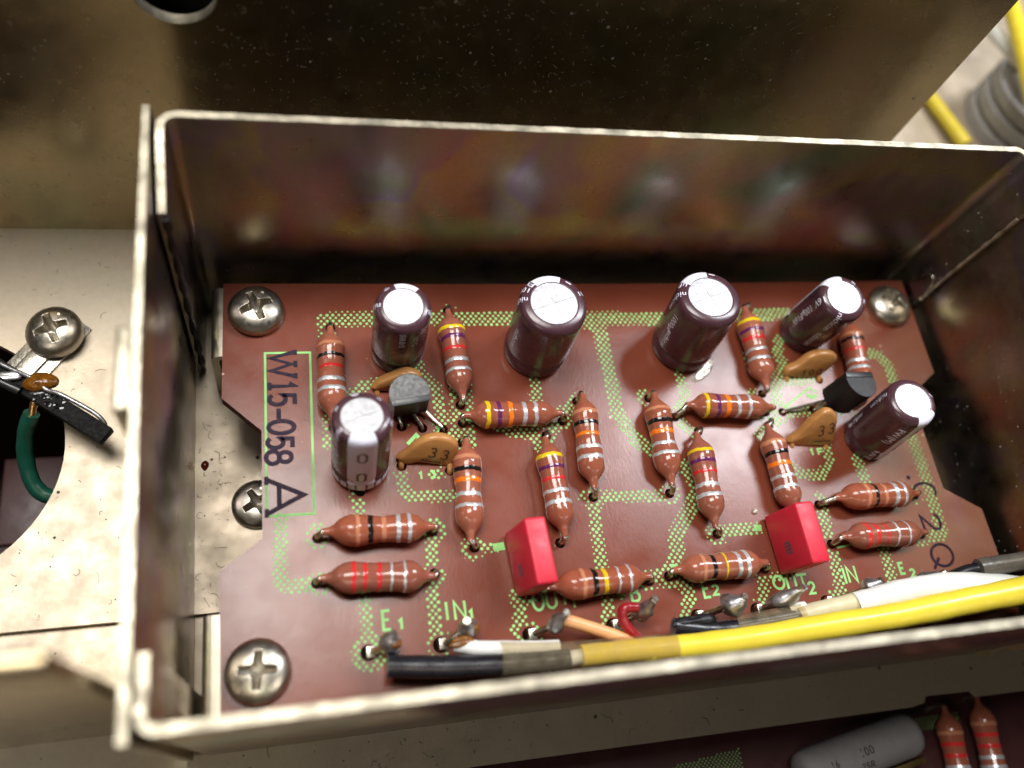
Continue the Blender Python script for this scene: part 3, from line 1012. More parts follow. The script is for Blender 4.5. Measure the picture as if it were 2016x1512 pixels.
RL = ['resistor banded tan, black, red and silver, above the capacitor with the white stripe',
      'resistor banded yellow, violet, red and silver, between the two left rear cans',
      'resistor banded yellow, violet, orange and silver, lying crosswise left of the board centre',
      'resistor banded tan, black, orange and silver, just right of the left crosswise violet-banded one',
      'resistor banded tan, black, orange and silver, touching the lead of the right crosswise violet-banded one',
      'resistor banded yellow, violet, orange and silver, lying crosswise below the second large can',
      'resistor banded yellow, violet, red and silver, between the large can and the leaning rear can',
      'resistor half hidden behind the black transistor at the right, banded black, red and silver',
      'resistor banded tan, black, orange and silver, right of the left disc marked 33',
      'resistor banded yellow, violet, red and silver, whose end runs behind the left red block',
      'resistor banded yellow, violet, red and silver, between the right tan and orange banded ones',
      'resistor banded tan, black, orange and silver, whose end runs behind the right red block',
      'resistor banded tan, black, tan and wide silver, below the can with the white stripe',
      'resistor with three red bands, nearest the front left screw',
      'resistor banded tan, black, yellow and silver, touching the left red block',
      'resistor banded tan, black, yellow and silver, left of the right red block',
      'resistor banded tan, black, tan and silver, under the dark can at the right board edge',
      'resistor with three red bands, right of the right red block']
for i, (sp, lb) in enumerate(zip(RES, RL)):
    resistor(sp, lb, i)

# ------------------------------------------------------------------ electrolytic capacitors


def can(base, top, R, stripe_deg, texts, label, stripe_low=False):
    b, t = Vector(base), Vector(top)
    H = 11.5
    q = (t - b).to_track_quat('Z', 'Y')
    # keep x pointing along world x as far as possible
    z = (t - b).normalized()
    x = (Vector((1, 0, 0)) - z * z.x).normalized()
    yv = z.cross(x)
    Rm = Matrix((x, yv, z)).transposed()
    e = empty('electrolytic_capacitor', base, Rm, label, 'capacitor', 'plum electrolytic cans standing on the board')
    w = R * 0.315
    side = [(R - .55, .02), (R - .2, .06), (R - .04, .3), (R, .7), (R, 1.7), (R - .07, 1.95), (R - .16, 2.15), (R - .16, 2.3), (R - .07, 2.5), (R, 2.8), (R, 6), (R, 9.6)]
    shoulder = [(R - .01, 10.35), (R - .05, 10.7), (R - .15, 11.0), (R - .32, 11.22), (R - .56, 11.36), (R - w * .88, 11.44), (R - w * .96, 11.45), (R - w, 11.42), (R - w - .04, 11.33)]
    prof = side + shoulder
    MB().lathe(prof, 72, cap0=True).build('sleeve', 'sleeve', e, sharp=55)
    rt = R - w - .02
    top_m = MB()
    top_m.lathe([(rt, 11.30), (0.01, 11.30)], 48)
    for k in range(4):
        a0 = math.radians(k * 90 + 17)
        g = 0.035
        pts = []
        for j in range(13):
            a = a0 + PI / 2 * j / 12
            pts.append((rt * math.cos(a), rt * math.sin(a)))
        mid = a0 + PI / 4
        c = (g * 1.41 * math.cos(mid), g * 1.41 * math.sin(mid))
        d0 = (g * math.cos(mid + .8), g * math.sin(mid - .8))
        cx = [(math.cos(mid) * g * 1.4, math.sin(mid) * g * 1.4)]
        pp = [cx[0]]
        for (px, py) in pts:
            pp.append((px * .995 + math.cos(mid) * g, py * .995 + math.sin(mid) * g))
        top_m.prism(pp, 11.30, 11.385)
    top_m.build('vent_top', 'alu', e, sharp=30)
    # arc length map running from the top disc over the shoulder and down the side
    path = list(reversed(prof[:-1]))
    acc = [0.0]
    for p, p2 in zip(path, path[1:]):
        acc.append(acc[-1] + math.dist(p, p2))

    def at_s(s):
        for k in range(len(path) - 1):
            if s <= acc[k + 1] or k == len(path) - 2:
                u = (s - acc[k]) / (acc[k + 1] - acc[k])
                return (path[k][0] + (path[k + 1][0] - path[k][0]) * u, path[k][1] + (path[k + 1][1] - path[k][1]) * u)

    def nrm_s(s):
        a, c = at_s(max(0, s - .05)), at_s(s + .05)
        dr, dz = c[0] - a[0], c[1] - a[1]
        l = math.hypot(dr, dz)
        return (-dz / l, dr / l)

    def wrap(s, phi, off):
        r, zz = at_s(s)
        nr, nz = nrm_s(s)
        r += nr * off
        zz += nz * off
        return (r * math.cos(phi), r * math.sin(phi), zz)
    S0 = math.radians(stripe_deg)
    if stripe_deg is not None:
        m = MB()
        half = 0.50
        ns, na = 60, 16
        smax = acc[-1] - .55
        vs = [wrap(.06 + (smax - .06) * i / ns, S0 - half + 2 * half * k / na, .022) for i in range(ns + 1) for k in range(na + 1)]
        fs = [(i * (na + 1) + k, (i + 1) * (na + 1) + k, (i + 1) * (na + 1) + k + 1, i * (na + 1) + k + 1) for i in range(ns) for k in range(na)]
        m.add(vs, fs)
        if stripe_low:
            for s_a, s_b, h2 in ((acc[-1] - 2.0, acc[-1] - .8, half * 2.5),):
                vs = [wrap(s_a + (s_b - s_a) * i / 8, S0 - h2 + 2 * h2 * k / 24, .030) for i in range(9) for k in range(25)]
                m.add(vs, [(i * 25 + k, (i + 1) * 25 + k, (i + 1) * 25 + k + 1, i * 25 + k + 1) for i in range(8) for k in range(24)])
        m.build('polarity_stripe', 'white_ink', e, sharp=60)
        m = MB()
        for s_c in (3.9, 8.4):
            ring = arc(0, .50, .55, .55, 0, 180, 8) + arc(0, -.50, .55, .55, 180, 360, 8)
            ring.append(ring[0])
            vs, n_ = [], len(ring)
            for (a, b2) in ring:
                d = math.hypot(a, b2)
                for f_ in (1.0, .56):
                    vs.append(wrap(s_c - b2 * (1 if f_ == 1 else .8), S0 + a * f_ / R, .045))
            m.add(vs, [(2 * k, 2 * k + 1, 2 * k + 3, 2 * k + 2) for k in range(n_ - 1)])
        if stripe_low:
            for k in range(-3, 4):
                if k == 0:
                    continue
                a = S0 + (k + (.4 if k < 0 else -.4)) * half * .62
                m.add([wrap(acc[-1] - 2.05, a - .035, .05), wrap(acc[-1] - .75, a - .035, .05), wrap(acc[-1] - .75, a + .035, .05), wrap(acc[-1] - 2.05, a + .035, .05)], [(0, 1, 2, 3)])
        m.build('minus_mark', 'dark_ink', e, smooth=False)
    # printed text, reading down from the shoulder
    m = MB()
    for txt, deg, s_start, size in texts:
        vs, fs = font_mesh(txt)
        ph = math.radians(deg)
        m.add([wrap(s_start + v[0] * size, ph + v[1] * size / R, .04) for v in vs], fs)
    if texts:
        m.build('printed_lettering', 'white_ink', e, smooth=False)
    for s in (-1, 1):
        dl = Rm.transposed() @ Vector((0, 0, -1))
        lx = math.cos(S0) * 1.25 * s, math.sin(S0) * 1.25 * s
        MB().tube([(lx[0], lx[1], .2), (lx[0], lx[1], -1.5 - b.z)], .28, 8).build('lead', 'lead', e)
    return e


N2 = 'nichicon'
can((19.95, -9.6, .12), (19.55, -9.95, 11.5), 3.15, 78,
    [('508 B15', -100, 1.3, .95), ('105°C', -72, 2.2, .9), (N2, 170, .25, 1.1), ('16V', 120, .3, 1.1), ('100µF', 150, 2.0, 1.0), (N2, -20, .3, 1.1)],
    'small plum can standing at the rear left of the board')
can((37.1, -9.95, .12), (36.7, -9.75, 11.5), 4.0, 98,
    [('1000µF', 142, .25, 1.15), ('16V', 45, .3, 1.3), ('FW', 125, .3, 1.3), (N2, 165, .3, 1.1), ('105°C', 15, .35, 1.0), (N2, 195, 4.5, 1.2)],
    'large plum can left of the two large ones, at the rear of the board')
can((57.0, -9.95, .12), (56.35, -9.1, 11.4), 4.0, 112,
    [('16V', 66, .3, 1.3), (N2, 165, .25, 1.15), ('µF', 142, .3, 1.15), ('1000µF', 190, 3.0, 1.2), (N2, 195, 6.2, 1.1)],
    'large plum can right of the two large ones, above the pale glue residue')
can((75.2, -8.3, .12), (74.6, -9.3, 11.5), 3.15, 112,
    [(N2 + '   ' + N2, -122, .25, 1.2), ('16V  100µF16V', 176, .3, 1.25), ('F 16V', 40, .3, 1.0), ('PW(M)', -20, .4, 1.0)],
    'small plum can leaning beside the rear right screw')
can((14.65, -24.0, .12), (14.35, -22.6, 11.4), 3.15, -92,
    [(N2 + ' ' + N2, -152, .3, 1.0), ('B', 95, .3, 1.2), ('16V', 150, .3, 1.1), ('100µF', -40, 2.8, 1.0), ('16V', -20, .3, 1.0), ('105°C', 40, .3, 1.0)],
    'small plum can with its white stripe and minus marks facing the front', True)
can((80.2, -24.1, .12), (79.3, -23.6, 11.4), 3.15, -66,
    [('PW(M)', -122, 2.6, 1.35), (N2, 150, 1.0, 1.1), (N2, 150, 6.8, 1.1), ('V', 5, .3, 1.0), ('PW(M)', -118, 9.0, 1.2)],
    'small plum can at the right board edge, its white stripe facing right front', False)

gp = [(57.1, -14.75), (57.9, -14.2), (58.6, -13.6), (59.7, -12.7), (60.9, -11.6), (61.25, -12.1), (60.9, -13.1), (60.1, -14.1), (58.9, -14.9), (57.8, -15.2)]
m = MB()
n_ = len(gp)
gc = Vector((59.2, -13.6))
vs = [(x, y, .01) for x, y in gp] + [(gc.x + (x - gc.x) * .82, gc.y + (y - gc.y) * .82, .16) for x, y in gp] + [(gc.x + (x - gc.x) * .5, gc.y + (y - gc.y) * .5, .13) for x, y in gp]
m.add(vs, [(r * n_ + k, r * n_ + (k + 1) % n_, (r + 1) * n_ + (k + 1) % n_, (r + 1) * n_ + k) for r in (0, 1) for k in range(n_)] + [tuple(2 * n_ + k for k in range(n_))])
tag(m.build('glue_residue', 'glue', None, (59.2, -13.6, 0)), 'pale shiny scrap of dried glue at the foot of the right large can', 'glue')
m = MB().blob((61.6, -32.6, .1), .42, 14, (1.2, .8, .6), .3)
tag(m.build('glue_residue', 'glue', None, (61.6, -32.6, 0)), 'small clear glue drop left of the right red block', 'glue')

# ------------------------------------------------------------------ red film capacitors


def film(quad_top, z_top, base_mid, L, W, ang, label, mark):
    tx, ty = quad_top
    bx, by = base_mid
    z = Vector((tx - bx, ty - by, z_top)).normalized()
    u = Vector((math.sin(math.radians(ang)) * -1, math.cos(math.radians(ang)), 0))
    u = (u - z * u.dot(z)).normalized()
    x = u.cross(z)
    Rm = Matrix((x, u, z)).transposed()
    e = empty('film_capacitor', (bx, by, 0.15), Rm, label, 'capacitor', 'red block capacitors')
    MB().box((-W / 2, -L / 2, 0), (W / 2, L / 2, z_top), None, .32).build('case', 'film', e, sharp=60)
    m = MB()
    T = frame((-W / 2 - .012, .0, 0), (0, -1, 0), (0, 0, 1))
    for (u0, v0, w_, h_) in mark:
        m.add([(u0, v0, 0), (u0 + w_, v0, 0), (u0 + w_, v0 + h_, 0), (u0, v0 + h_, 0)], [(0, 1, 2, 3)], T)
    m.build('printed_mark', 'film_ink', e, smooth=False)
    for s in (-1, 1):
        MB().tube([(0, s * 2.5, .3), (0, s * 2.5, -1.8)], .27, 8).build('lead', 'lead', e)


film((32.35, -36.55), 6.5, (31.5, -36.5), 7.15, 2.5, 4, 'red plastic block left of the board front centre, leaning slightly', [(.55, 2.4, 1.35, .9)])
film((64.45, -37.1), 6.5, (63.8, -36.95), 7.1, 2.55, 3, 'red plastic block at the right front, next to the three red banded resistor',
     [(.2, 2.6, .28, 1.0), (.6, 2.5, .3, 1.2), (1.0, 2.6, .3, 1.1), (1.42, 2.7, .3, .9), (.3, 2.4, 1.2, .22), (.3, 3.1, 1.3, .2)])

# ------------------------------------------------------------------ ceramic discs


def disc(pts, y0, kx, kz, x0, marks, label, feet):
    m = MB()
    n = len(pts)
    cx = sum(p[0] for p in pts) / n
    cz = sum(p[1] for p in pts) / n
    base = Vector((cx, y0 + kx * (cx - x0), 0))
    nrm = Vector((-kx, 1, -kz)).normalized()      # away from the viewer side
    sp = smooth_path([(p[0], p[1], 0) for p in pts] + [(pts[0][0], pts[0][1], 0)], 4)[:-1]
    P3 = lambda x, z: Vector((x, y0 + kx * (x - x0) + kz * z, z))
    rings = ((.0, .86), (.12, .95), (.45, 1.0), (.85, .99), (1.15, .93), (1.3, .82))
    vs = []
    for d, k in rings:
        for p in sp:
            vs.append(P3(cx + (p.x - cx) * k, cz + (p.y - cz) * k) + nrm * d - base)
    k = len(sp)
    fs = [(i * k + j, i * k + (j + 1) % k, (i + 1) * k + (j + 1) % k, (i + 1) * k + j) for i in range(len(rings) - 1) for j in range(k)]
    fc = len(vs)
    vs += [P3(cx, cz) - nrm * .06 - base, P3(cx, cz) + nrm * 1.38 - base]
    fs += [(j, fc, (j + 1) % k) for j in range(k)] + [((len(rings) - 1) * k + j, (len(rings) - 1) * k + (j + 1) % k, fc + 1) for j in range(k)]
    m.add(vs, fs)
    e = empty('ceramic_capacitor', base, None, label, 'capacitor', 'tan ceramic discs on the board')
    m.build('disc', 'ceramic', e, sharp=60)
    if marks:
        mb = MB()
        for ch, x, z, w, h, rot in marks:
            u = Vector((math.cos(rot), kx * math.cos(rot) + kz * math.sin(rot), math.sin(rot)))
            v = Vector((-math.sin(rot), -kx * math.sin(rot) + kz * math.cos(rot), math.cos(rot)))
            o_ = P3(x, z) - nrm * .11 - base
            glyph(mb, ch, 0, 0, w, h, .15, frame(o_, u, v))
        mb.build('printed_number', 'dark_ink', e, smooth=False)
    for fx, fy in feet:
        p = P3(fx, .6) + nrm * .6 - base
        MB().tube(smooth_path([p + Vector((0, 0, .5)), p, Vector((fx, fy, -.2)) - base, Vector((fx, fy, -1.8)) - base], 4), [.42] * 5 + [.3] * 8 if False else .34, 8).build('lead', 'ceramic', e)


disc([(18.65, .83), (19.73, 1.83), (20.51, 2.81), (21.58, 3.71), (22.67, 4.11), (23.81, 4.08), (24.87, 3.67), (25.52, 2.96), (25.51, 1.46), (25.22, .31), (24.81, -.1), (23.9, .05), (22.72, .25), (20.97, .44), (19.55, .1)],
     -24.4, -.08, .45, 22, [('3', 22.1, 1.55, .9, 1.45, -.18), ('3', 23.5, 1.25, .9, 1.45, -.18), ('_', 21.4, 1.02, 2.4, 1.0, -.2)],
     'tan disc marked 33 on the left, beside the can with the white stripe', [(19.3, -24.2), (24.8, -25.1)])
disc([(68.54, .39), (69.6, 1.85), (70.13, 3.03), (70.93, 4.43), (71.81, 5.31), (72.81, 5.25), (73.84, 4.38), (74.3, 2.72), (74.73, .63), (73.13, .15), (70.63, -.1), (68.97, .02)],
     -24.8, -.1, .5, 72, [('3', 72.0, 1.75, .85, 1.7, .25), ('3', 73.2, 2.2, .85, 1.7, .25), ('_', 71.8, .95, 2.3, 1.0, .08)],
     'tan disc marked 33 on the right, in front of the leaning black transistor', [(69.2, -24.6), (74.0, -25.0)])
disc([(70.69, .46), (70.77, 1.34), (72.03, 2.1), (73.3, 3.47), (74.96, 3.97), (76.72, 3.76), (77.54, 3.11), (77.49, 2.15), (76.74, .97), (75.59, .12), (72.92, .05)],
     -15.2, 0, .45, 72, [('1', 73.0, .5, .7, .9, .12), ('0', 74.1, .62, .7, .9, .12), ('0', 75.2, .75, .7, .9, .12)],
     'tan disc marked 100, under the leaning rear can', [(71.2, -15.3), (76.0, -15.4)])
disc([(16.53, .64), (17.25, 1.55), (18.38, 2.26), (20.19, 3.19), (21.56, 2.96), (22.27, 2.33), (21.96, 1.75), (19.95, .72), (18.2, .2)],
     -15.1, 0, .3, 20, [], 'tan disc half hidden behind the upright black transistor', [(17.2, -15.2)])

# ------------------------------------------------------------------ transistors


def transistor(base, top, flat_deg, H, label, hl):
    b, t = Vector(base), Vector(top)
    z = (t - b).normalized()
    f = Vector((math.cos(math.radians(flat_deg)), math.sin(math.radians(flat_deg)), 0))
    f = (f - z * f.dot(z)).normalized()          # the way the flat faces
    x = f.cross(z) * -1
    x = z.cross(f) * -1
    yv = z.cross(x)
    Rm = Matrix((x, yv, z)).transposed()          # local -y or +y is the flat side
    sgn = 1 if (Rm.transposed() @ f).y > 0 else -1
    e = empty('transistor', base, Rm, label, 'transistor', 'black transistors')
    R, c = 2.3, 1.25
    a0 = math.degrees(math.acos(c / R))
    poly = [(R * math.sin(math.radians(a)), sgn * R * math.cos(math.radians(a))) for a in [a0 + (360 - 2 * a0) * k / 32 for k in range(33)]]
    if sgn < 0:
        poly = poly[::-1]
    poly = poly[::-1]
    m = MB()
    bm = bmesh.new()
    vs0 = [bm.verts.new((px, py, 0)) for px, py in poly]
    vs1 = [bm.verts.new((px, py, H)) for px, py in poly]
    n = len(poly)
    bm.faces.new(list(reversed(vs0)))
    bm.faces.new(vs1)
    for k in range(n):
        bm.faces.new((vs0[k], vs0[(k + 1) % n], vs1[(k + 1) % n], vs1[k]))
    bmesh.ops.recalc_face_normals(bm, faces=bm.faces[:])
    m.bm(bm)
    m.build('body', 'epoxy', e, sharp=30)
    # worn top face with the mould step parallel to the flat
    m = MB()
    ins = [(px * .97, py * .97, H + .015) for px, py in poly]
    m.add(ins, [tuple(range(n))])
    ys = sgn * (c - .75)
    hw = math.sqrt(R * R - ys * ys) * .96
    m.build('top_face', 'epoxy_top', e, sharp=30)
    m = MB().box((-hw, min(ys, sgn * c * .985), H), (hw, max(ys, sgn * c * .985), H + .13), None, .03)
    m.build('mould_step', 'epoxy_top', e)
    Ri = Rm.transposed()
    for k, h in enumerate(hl):
        p0 = Vector(((k - 1) * 1.2 * (1 if sgn < 0 else -1), 0, .2))
        h0 = Ri @ (Vector((h[0], h[1], 0.1)) - b)
        h1 = Ri @ (Vector((h[0], h[1], -1.8)) - b)
        p1 = p0 + Vector((0, 0, -.7))
        MB().tube(smooth_path([p0, p1, p1.lerp(h0, .6), h0, h1], 5), .20, 8).build('lead', 'lead', e)


transistor((20.5, -17.15, 1.3), (20.2, -17.7, 5.5), -84, 4.4, 'upright black transistor in front of the half hidden disc, flat side to the front',
           [(19.7, -19.4), (22.1, -19.7), (24.5, -20.0)])
transistor((76.2, -19.05, 2.3), (76.85, -18.75, 6.7), 92, 4.6, 'black transistor leaning right on long bare leads, pale end face up',
           [(78.8, -19.8), (73.8, -19.7), (69.2, -19.8)])

# ------------------------------------------------------------------ screws


def screw(x, y, z, R, Hh, deg, label, tilt=(0, 0)):
    e = empty('screw', (x, y, z), Matrix.Rotation(tilt[0], 3, 'X') @ Matrix.Rotation(tilt[1], 3, 'Y') @ Matrix.Rotation(math.radians(deg), 3, 'Z'), label, 'screw', 'cross head screws')
    # dome with a real cross shaped recess: heights pushed down on a polar grid
    nr, na = 64, 168
    hw, arm = R * .15, R * .60

    def depth(px, py):
        d = 0.0
        for a, c in ((px, py), (py, px)):
            t = max(abs(a) - arm, abs(c) - hw * (1.12 - .30 * min(1, abs(a) / arm)))
            u = min(1.0, max(0.0, -t / (R * .07)))
            d = max(d, u * u * (3 - 2 * u))
        rr = math.hypot(px, py)
        u = min(1.0, max(0.0, (R * .27 - rr) / (R * .08)))
        d = max(d, u * u * (3 - 2 * u))
        floor = Hh * (.12 + .55 * min(1, rr / arm) ** 1.3)
        return d * max(0.0, dome(rr) - floor)

    def dome(r):
        u = r / R
        return Hh * (0.22 + 0.78 * math.sqrt(max(0, 1 - (u * .985) ** 2.4)))
    vs, fs, mi = [], [], []
    for i in range(nr + 1):
        r = R * (i / nr)
        for k in range(na):
            a = 2 * PI * k / na
            px, py = r * math.cos(a), r * math.sin(a)
            vs.append((px, py, dome(r) - depth(px, py)))
    for i in range(nr):
        for k in range(na):
            k2 = (k + 1) % na
            fs.append((i * na + k, (i + 1) * na + k, (i + 1) * na + k2, i * na + k2))
    o0 = len(vs)
    for k in range(na):
        a = 2 * PI * k / na
        vs.append((R * .99 * math.cos(a), R * .99 * math.sin(a), 0))
    for k in range(na):
        k2 = (k + 1) % na
        fs.append((nr * na + k, o0 + k, o0 + k2, nr * na + k2))
    m = MB().add(vs, fs)
    m.build('head', 'nickel', e, sharp=75)
    if True:
        mk = MB().add([(px + R * .42, py + R * .40, dome(R * .58) + .03) for px, py in circle(0, 0, R * .055, 12)], [tuple(range(12))])
        mk.build('punch_mark', 'recess', e)
    return e


screw(3.75, -4.1, 0.0, 3.2, 2.1, 22, 'cross head screw at the rear left corner of the board')
screw(90.4, -4.5, 0.0, 3.2, 2.1, 58, 'cross head screw at the rear right corner of the board')
screw(3.4, -44.9, 0.0, 3.2, 2.1, -4, 'cross head screw at the front left corner of the board')
screw(3.0, -24.0, -12.0, 3.0, 1.5, 30, 'cross head screw on the chassis floor, half under the left board edge')
screw(-20.7, -0.5, -11.0, 3.3, 2.3, 20, 'cross head screw holding the solder lug beside the round chassis hole', (0.1, -0.08))

# ------------------------------------------------------------------ terminal pins with their solder
PL = ['terminal pin marked E1 at the left end of the front row', 'terminal pin marked IN1 with an amber flux ring', 'terminal pin marked OUT1 holding the peach wire',
      'terminal pin marked +B holding the red wire', 'terminal pin marked E2 under a large shiny solder blob', 'terminal pin marked OUT2 with a thin leaning tip',
      'terminal pin marked IN2 with a round dark solder blob', 'terminal pin at the right end of the front row, mostly behind the white wire']
blobs = [(1.9, .35, 3.4, 1.30, (1.0, .85, 1.05)), (2.5, 1.1, 2.6, 1.25, (.95, .9, 1.1)), (2.3, .5, 3.2, 1.25, (.75, .8, 1.35)), (2.6, .9, 3.2, 1.25, (.85, .8, 1.3)),
         (2.7, .4, 4.2, 1.75, (.95, .85, 1.0)), (1.9, .5, 3.4, 1.35, (1.1, .8, 1.15)), (4.2, .8, 3.4, 1.30, (1.05, .8, 1.0)), (1.4, .7, 3.6, 1.35, (1.3, .8, .9))]
tips = [(2.2, 1.0, 4.9), (2.2, 1.5, 4.6), (2.9, 1.2, 5.4), (3.3, 1.7, 5.4), (3.3, .9, 5.9), (3.2, 1.3, 5.6), (4.9, 1.3, 4.6), (3.4, 1.4, 4.6)]
for i, x in enumerate(PINX):
    e = empty('terminal_pin', (x, -44.2, 0), None, PL[i], 'terminal', 'soldered pins along the front of the board')
    bx, by, bz, r, sq = blobs[i]
    MB().box((-.35, -.62, -1.5), (.62, .62, .75), Matrix.Rotation(.12, 4, 'Y'), .12).build('foot', 'brass' if False else 'lead', e)
    MB().tube(smooth_path([(.35, 0, .4), (bx * .45, by * .3, 1.3), (bx, by, bz), tips[i]], 6), .40, 10).build('post', 'lead', e)
    tv = Vector(tips[i]) - Vector((bx, by, bz))
    c0 = Vector((bx, by, bz))
    prof = (.15, .60, .86, 1.02, 1.10, 1.10, 1.04, .94, .82, .70, .58, .48, .40)
    m = MB().tube(smooth_path([c0 - tv * .62 + Vector((-.25, -.1, -.2)), c0 - tv * .2, c0 + tv * .35, Vector(tips[i]) - tv * .10], 4), [r * .84 * k if k > .5 else max(.38, r * .7 * k) for k in prof], 20)
    rs = random.Random(90 + i)
    p0, p1, p2 = rs.uniform(0, 6), rs.uniform(0, 6), rs.uniform(0, 6)
    for q in m.v:
        d = q - c0
        k = 1 + .10 * math.sin(2.1 * d.x + p0) + .09 * math.sin(2.6 * d.y + 1.3 * d.z + p1) + .05 * math.sin(5 * d.z + 4 * d.x + p2)
        q.x, q.y, q.z = (c0 + Vector((d.x * k * sq[0], d.y * k * sq[1], d.z * (1 + (k - 1) * .4))))
    m.blob(c0 - tv * .3 + Vector((.3, -.35, -.3)), r * .5, i + 3, (1.25, .8, .7), .3)
    m.build('solder', 'solder', e, sharp=80)
    if i in (0, 1):
        MB().blob((bx + .55, by - .25, bz + .55), .72, 30 + i, (.8, .8, .85), .2).build('flux_spot', 'flux', e)

# ------------------------------------------------------------------ wires over the front of the board


def wire(name, pts, r, mat, label, cat='wire', group=None, n=18, k=8):
    P = smooth_path(pts, k)
    rr = r if not isinstance(r, (list, tuple)) else [r[0] + (r[1] - r[0]) * i / (len(P) - 1) for i in range(len(P))]
    rw = random.Random(len(label))
    q1, q2 = rw.uniform(0, 6), rw.uniform(0, 6)
    rb = rr if isinstance(rr, list) else [rr] * len(P)
    rr = [v * (1 + .022 * math.sin(i * .55 + q1) + .018 * math.sin(i * 1.37 + q2)) for i, v in enumerate(rb)]
    m = MB().tube(P, rr, n)
    o_ = m.build(name, mat, None, pts[0], sharp=50)
    return tag(o_, label, cat, group)


wire('wire', [(15.81, -46.05, 3.0), (21.25, -46.7, 3.0), (27.19, -47.2, 3.2), (31.15, -47.4, 3.4), (34.4, -47.5, 3.6)], 1.12, 'black_pvc', 'thick black cut wire end lying at the front left, below E1')
sl = [(27.2, -46.75, 3.35), (31.2, -47.05, 3.5), (35.4, -47.2, 3.8), (40.6, -47.3, 4.2), (46.0, -47.6, 4.6)]
m = MB().tube(smooth_path(sl, 8), [1.78 - .42 * min(1, i / 20) for i in range(33)], 24, caps=False)
tag(m.build('insulating_sleeve', 'clear', None, sl[0], sharp=60), 'long smoky clear sleeve joining the black wire end to the yellow wire', 'sleeve', 'smoky sleeves on the wires')
MB_core = MB().tube([(34.3, -47.48, 3.6), (35.1, -47.4, 3.7), (36.2, -47.35, 3.8)], .78, 14)
tag(MB_core.build('wire_core', 'white_pvc', None, (34.3, -47.5, 3.6)), 'short pale inner core between black and yellow inside the smoky sleeve', 'wire')
wire('wire', [(35.7, -47.33, 3.8), (40.6, -47.45, 4.2), (46.0, -47.66, 4.6), (52.7, -47.8, 5.2), (61.5, -47.57, 6.0), (71.2, -47.34, 7.0), (80.0, -46.8, 8.0), (87.4, -46.4, 9.0), (96.4, -45.6, 10.0)],
     (1.14, 1.62), 'yellow_pvc', 'thick yellow wire running along the front of the board out to the right', n=24)
wire('wire', [(22.9, -44.6, 2.3), (24.2, -45.0, 2.5), (25.4, -45.3, 2.6), (28.8, -45.75, 3.0), (33.6, -46.2, 3.2)], .80, 'white_pvc', 'short white wire from IN1 into the smoky sleeve')
MB_f = MB().blob((23.6, -44.5, 2.9), .85, 51, (1.5, .6, .5), .3)
tag(MB_f.build('flux_residue', 'flux', None, (23.6, -44.5, 2.9)), 'amber flux burnt onto the end of the short white wire', 'flux')
wire('wire', [(34.3, -43.4, 3.5), (37.8, -44.7, 3.2), (41.6, -46.3, 2.8), (45.7, -47.9, 2.0)], .68, 'tan_pvc', 'peach wire from OUT1 passing under the smoky sleeve')
wire('wire', [(42.6, -43.1, 4.3), (41.1, -43.1, 4.2), (41.0, -44.3, 3.6), (42.2, -45.8, 3.0), (44.2, -47.3, 2.0)], .56, 'red_pvc', 'dark red wire bent from +B down under the yellow wire')
wire('wire', [(47.0, -45.3, 2.6), (50.4, -46.0, 2.6), (54.2, -46.3, 2.8), (61.5, -45.95, 3.0)], .98, 'black_pvc', 'black cut wire end in front of E2, beside the red wire')
m = MB().blob((49.2, -45.0, 3.2), 1.1, 77, (1.7, .7, .55), .4)
tag(m.build('charred_insulation', 'epoxy', None, (49.2, -45, 3.2)), 'charred lump on the black wire end in front of E2', 'insulation')
slb = [(54.1, -46.1, 2.8), (58.0, -45.95, 3.0), (62.4, -45.7, 3.2)]
m = MB().tube(smooth_path(slb, 8), 1.28, 20, caps=False)
tag(m.build('insulating_sleeve', 'clear', None, slb[0], sharp=60), 'short smoky sleeve over the black wire in front of OUT2', 'sleeve', 'smoky sleeves on the wires')
wire('insulating_sleeve', [(61.9, -45.75, 3.2), (66.2, -45.3, 3.7), (69.6, -45.1, 4.2)], (1.02, 1.15), 'ivory_pvc', 'ivory sleeve between the smoky sleeve and the white wire', 'sleeve', 'smoky sleeves on the wires')
wire('wire', [(68.8, -45.3, 4.1), (72.2, -44.95, 4.7), (76.0, -44.6, 5.3), (81.5, -44.75, 6.0), (87.8, -45.8, 6.4), (93.0, -47.3, 6.8)], (1.35, 1.75), 'white_pvc', 'thick white wire bulging behind the yellow wire at the right', n=24)
wire('wire', [(61.2, -45.0, 2.9), (62.0, -44.85, 3.1), (63.0, -44.8, 3.2)], .62, 'white_pvc', 'stub of white insulation at the OUT2 pin')
wire('insulating_sleeve', [(85.0, -43.0, 6.0), (88.0, -42.9, 6.4), (95.6, -42.6, 7.0)], 1.12, 'grey_plastic', 'dark smoky sleeve at the far right behind the white wire', 'sleeve', 'smoky sleeves on the wires')
wire('wire', [(79.5, -44.4, 3.6), (83.3, -43.2, 5.0), (86.2, -42.9, 6.0)], .75, 'black_pvc', 'black wire entering the dark sleeve at the far right')

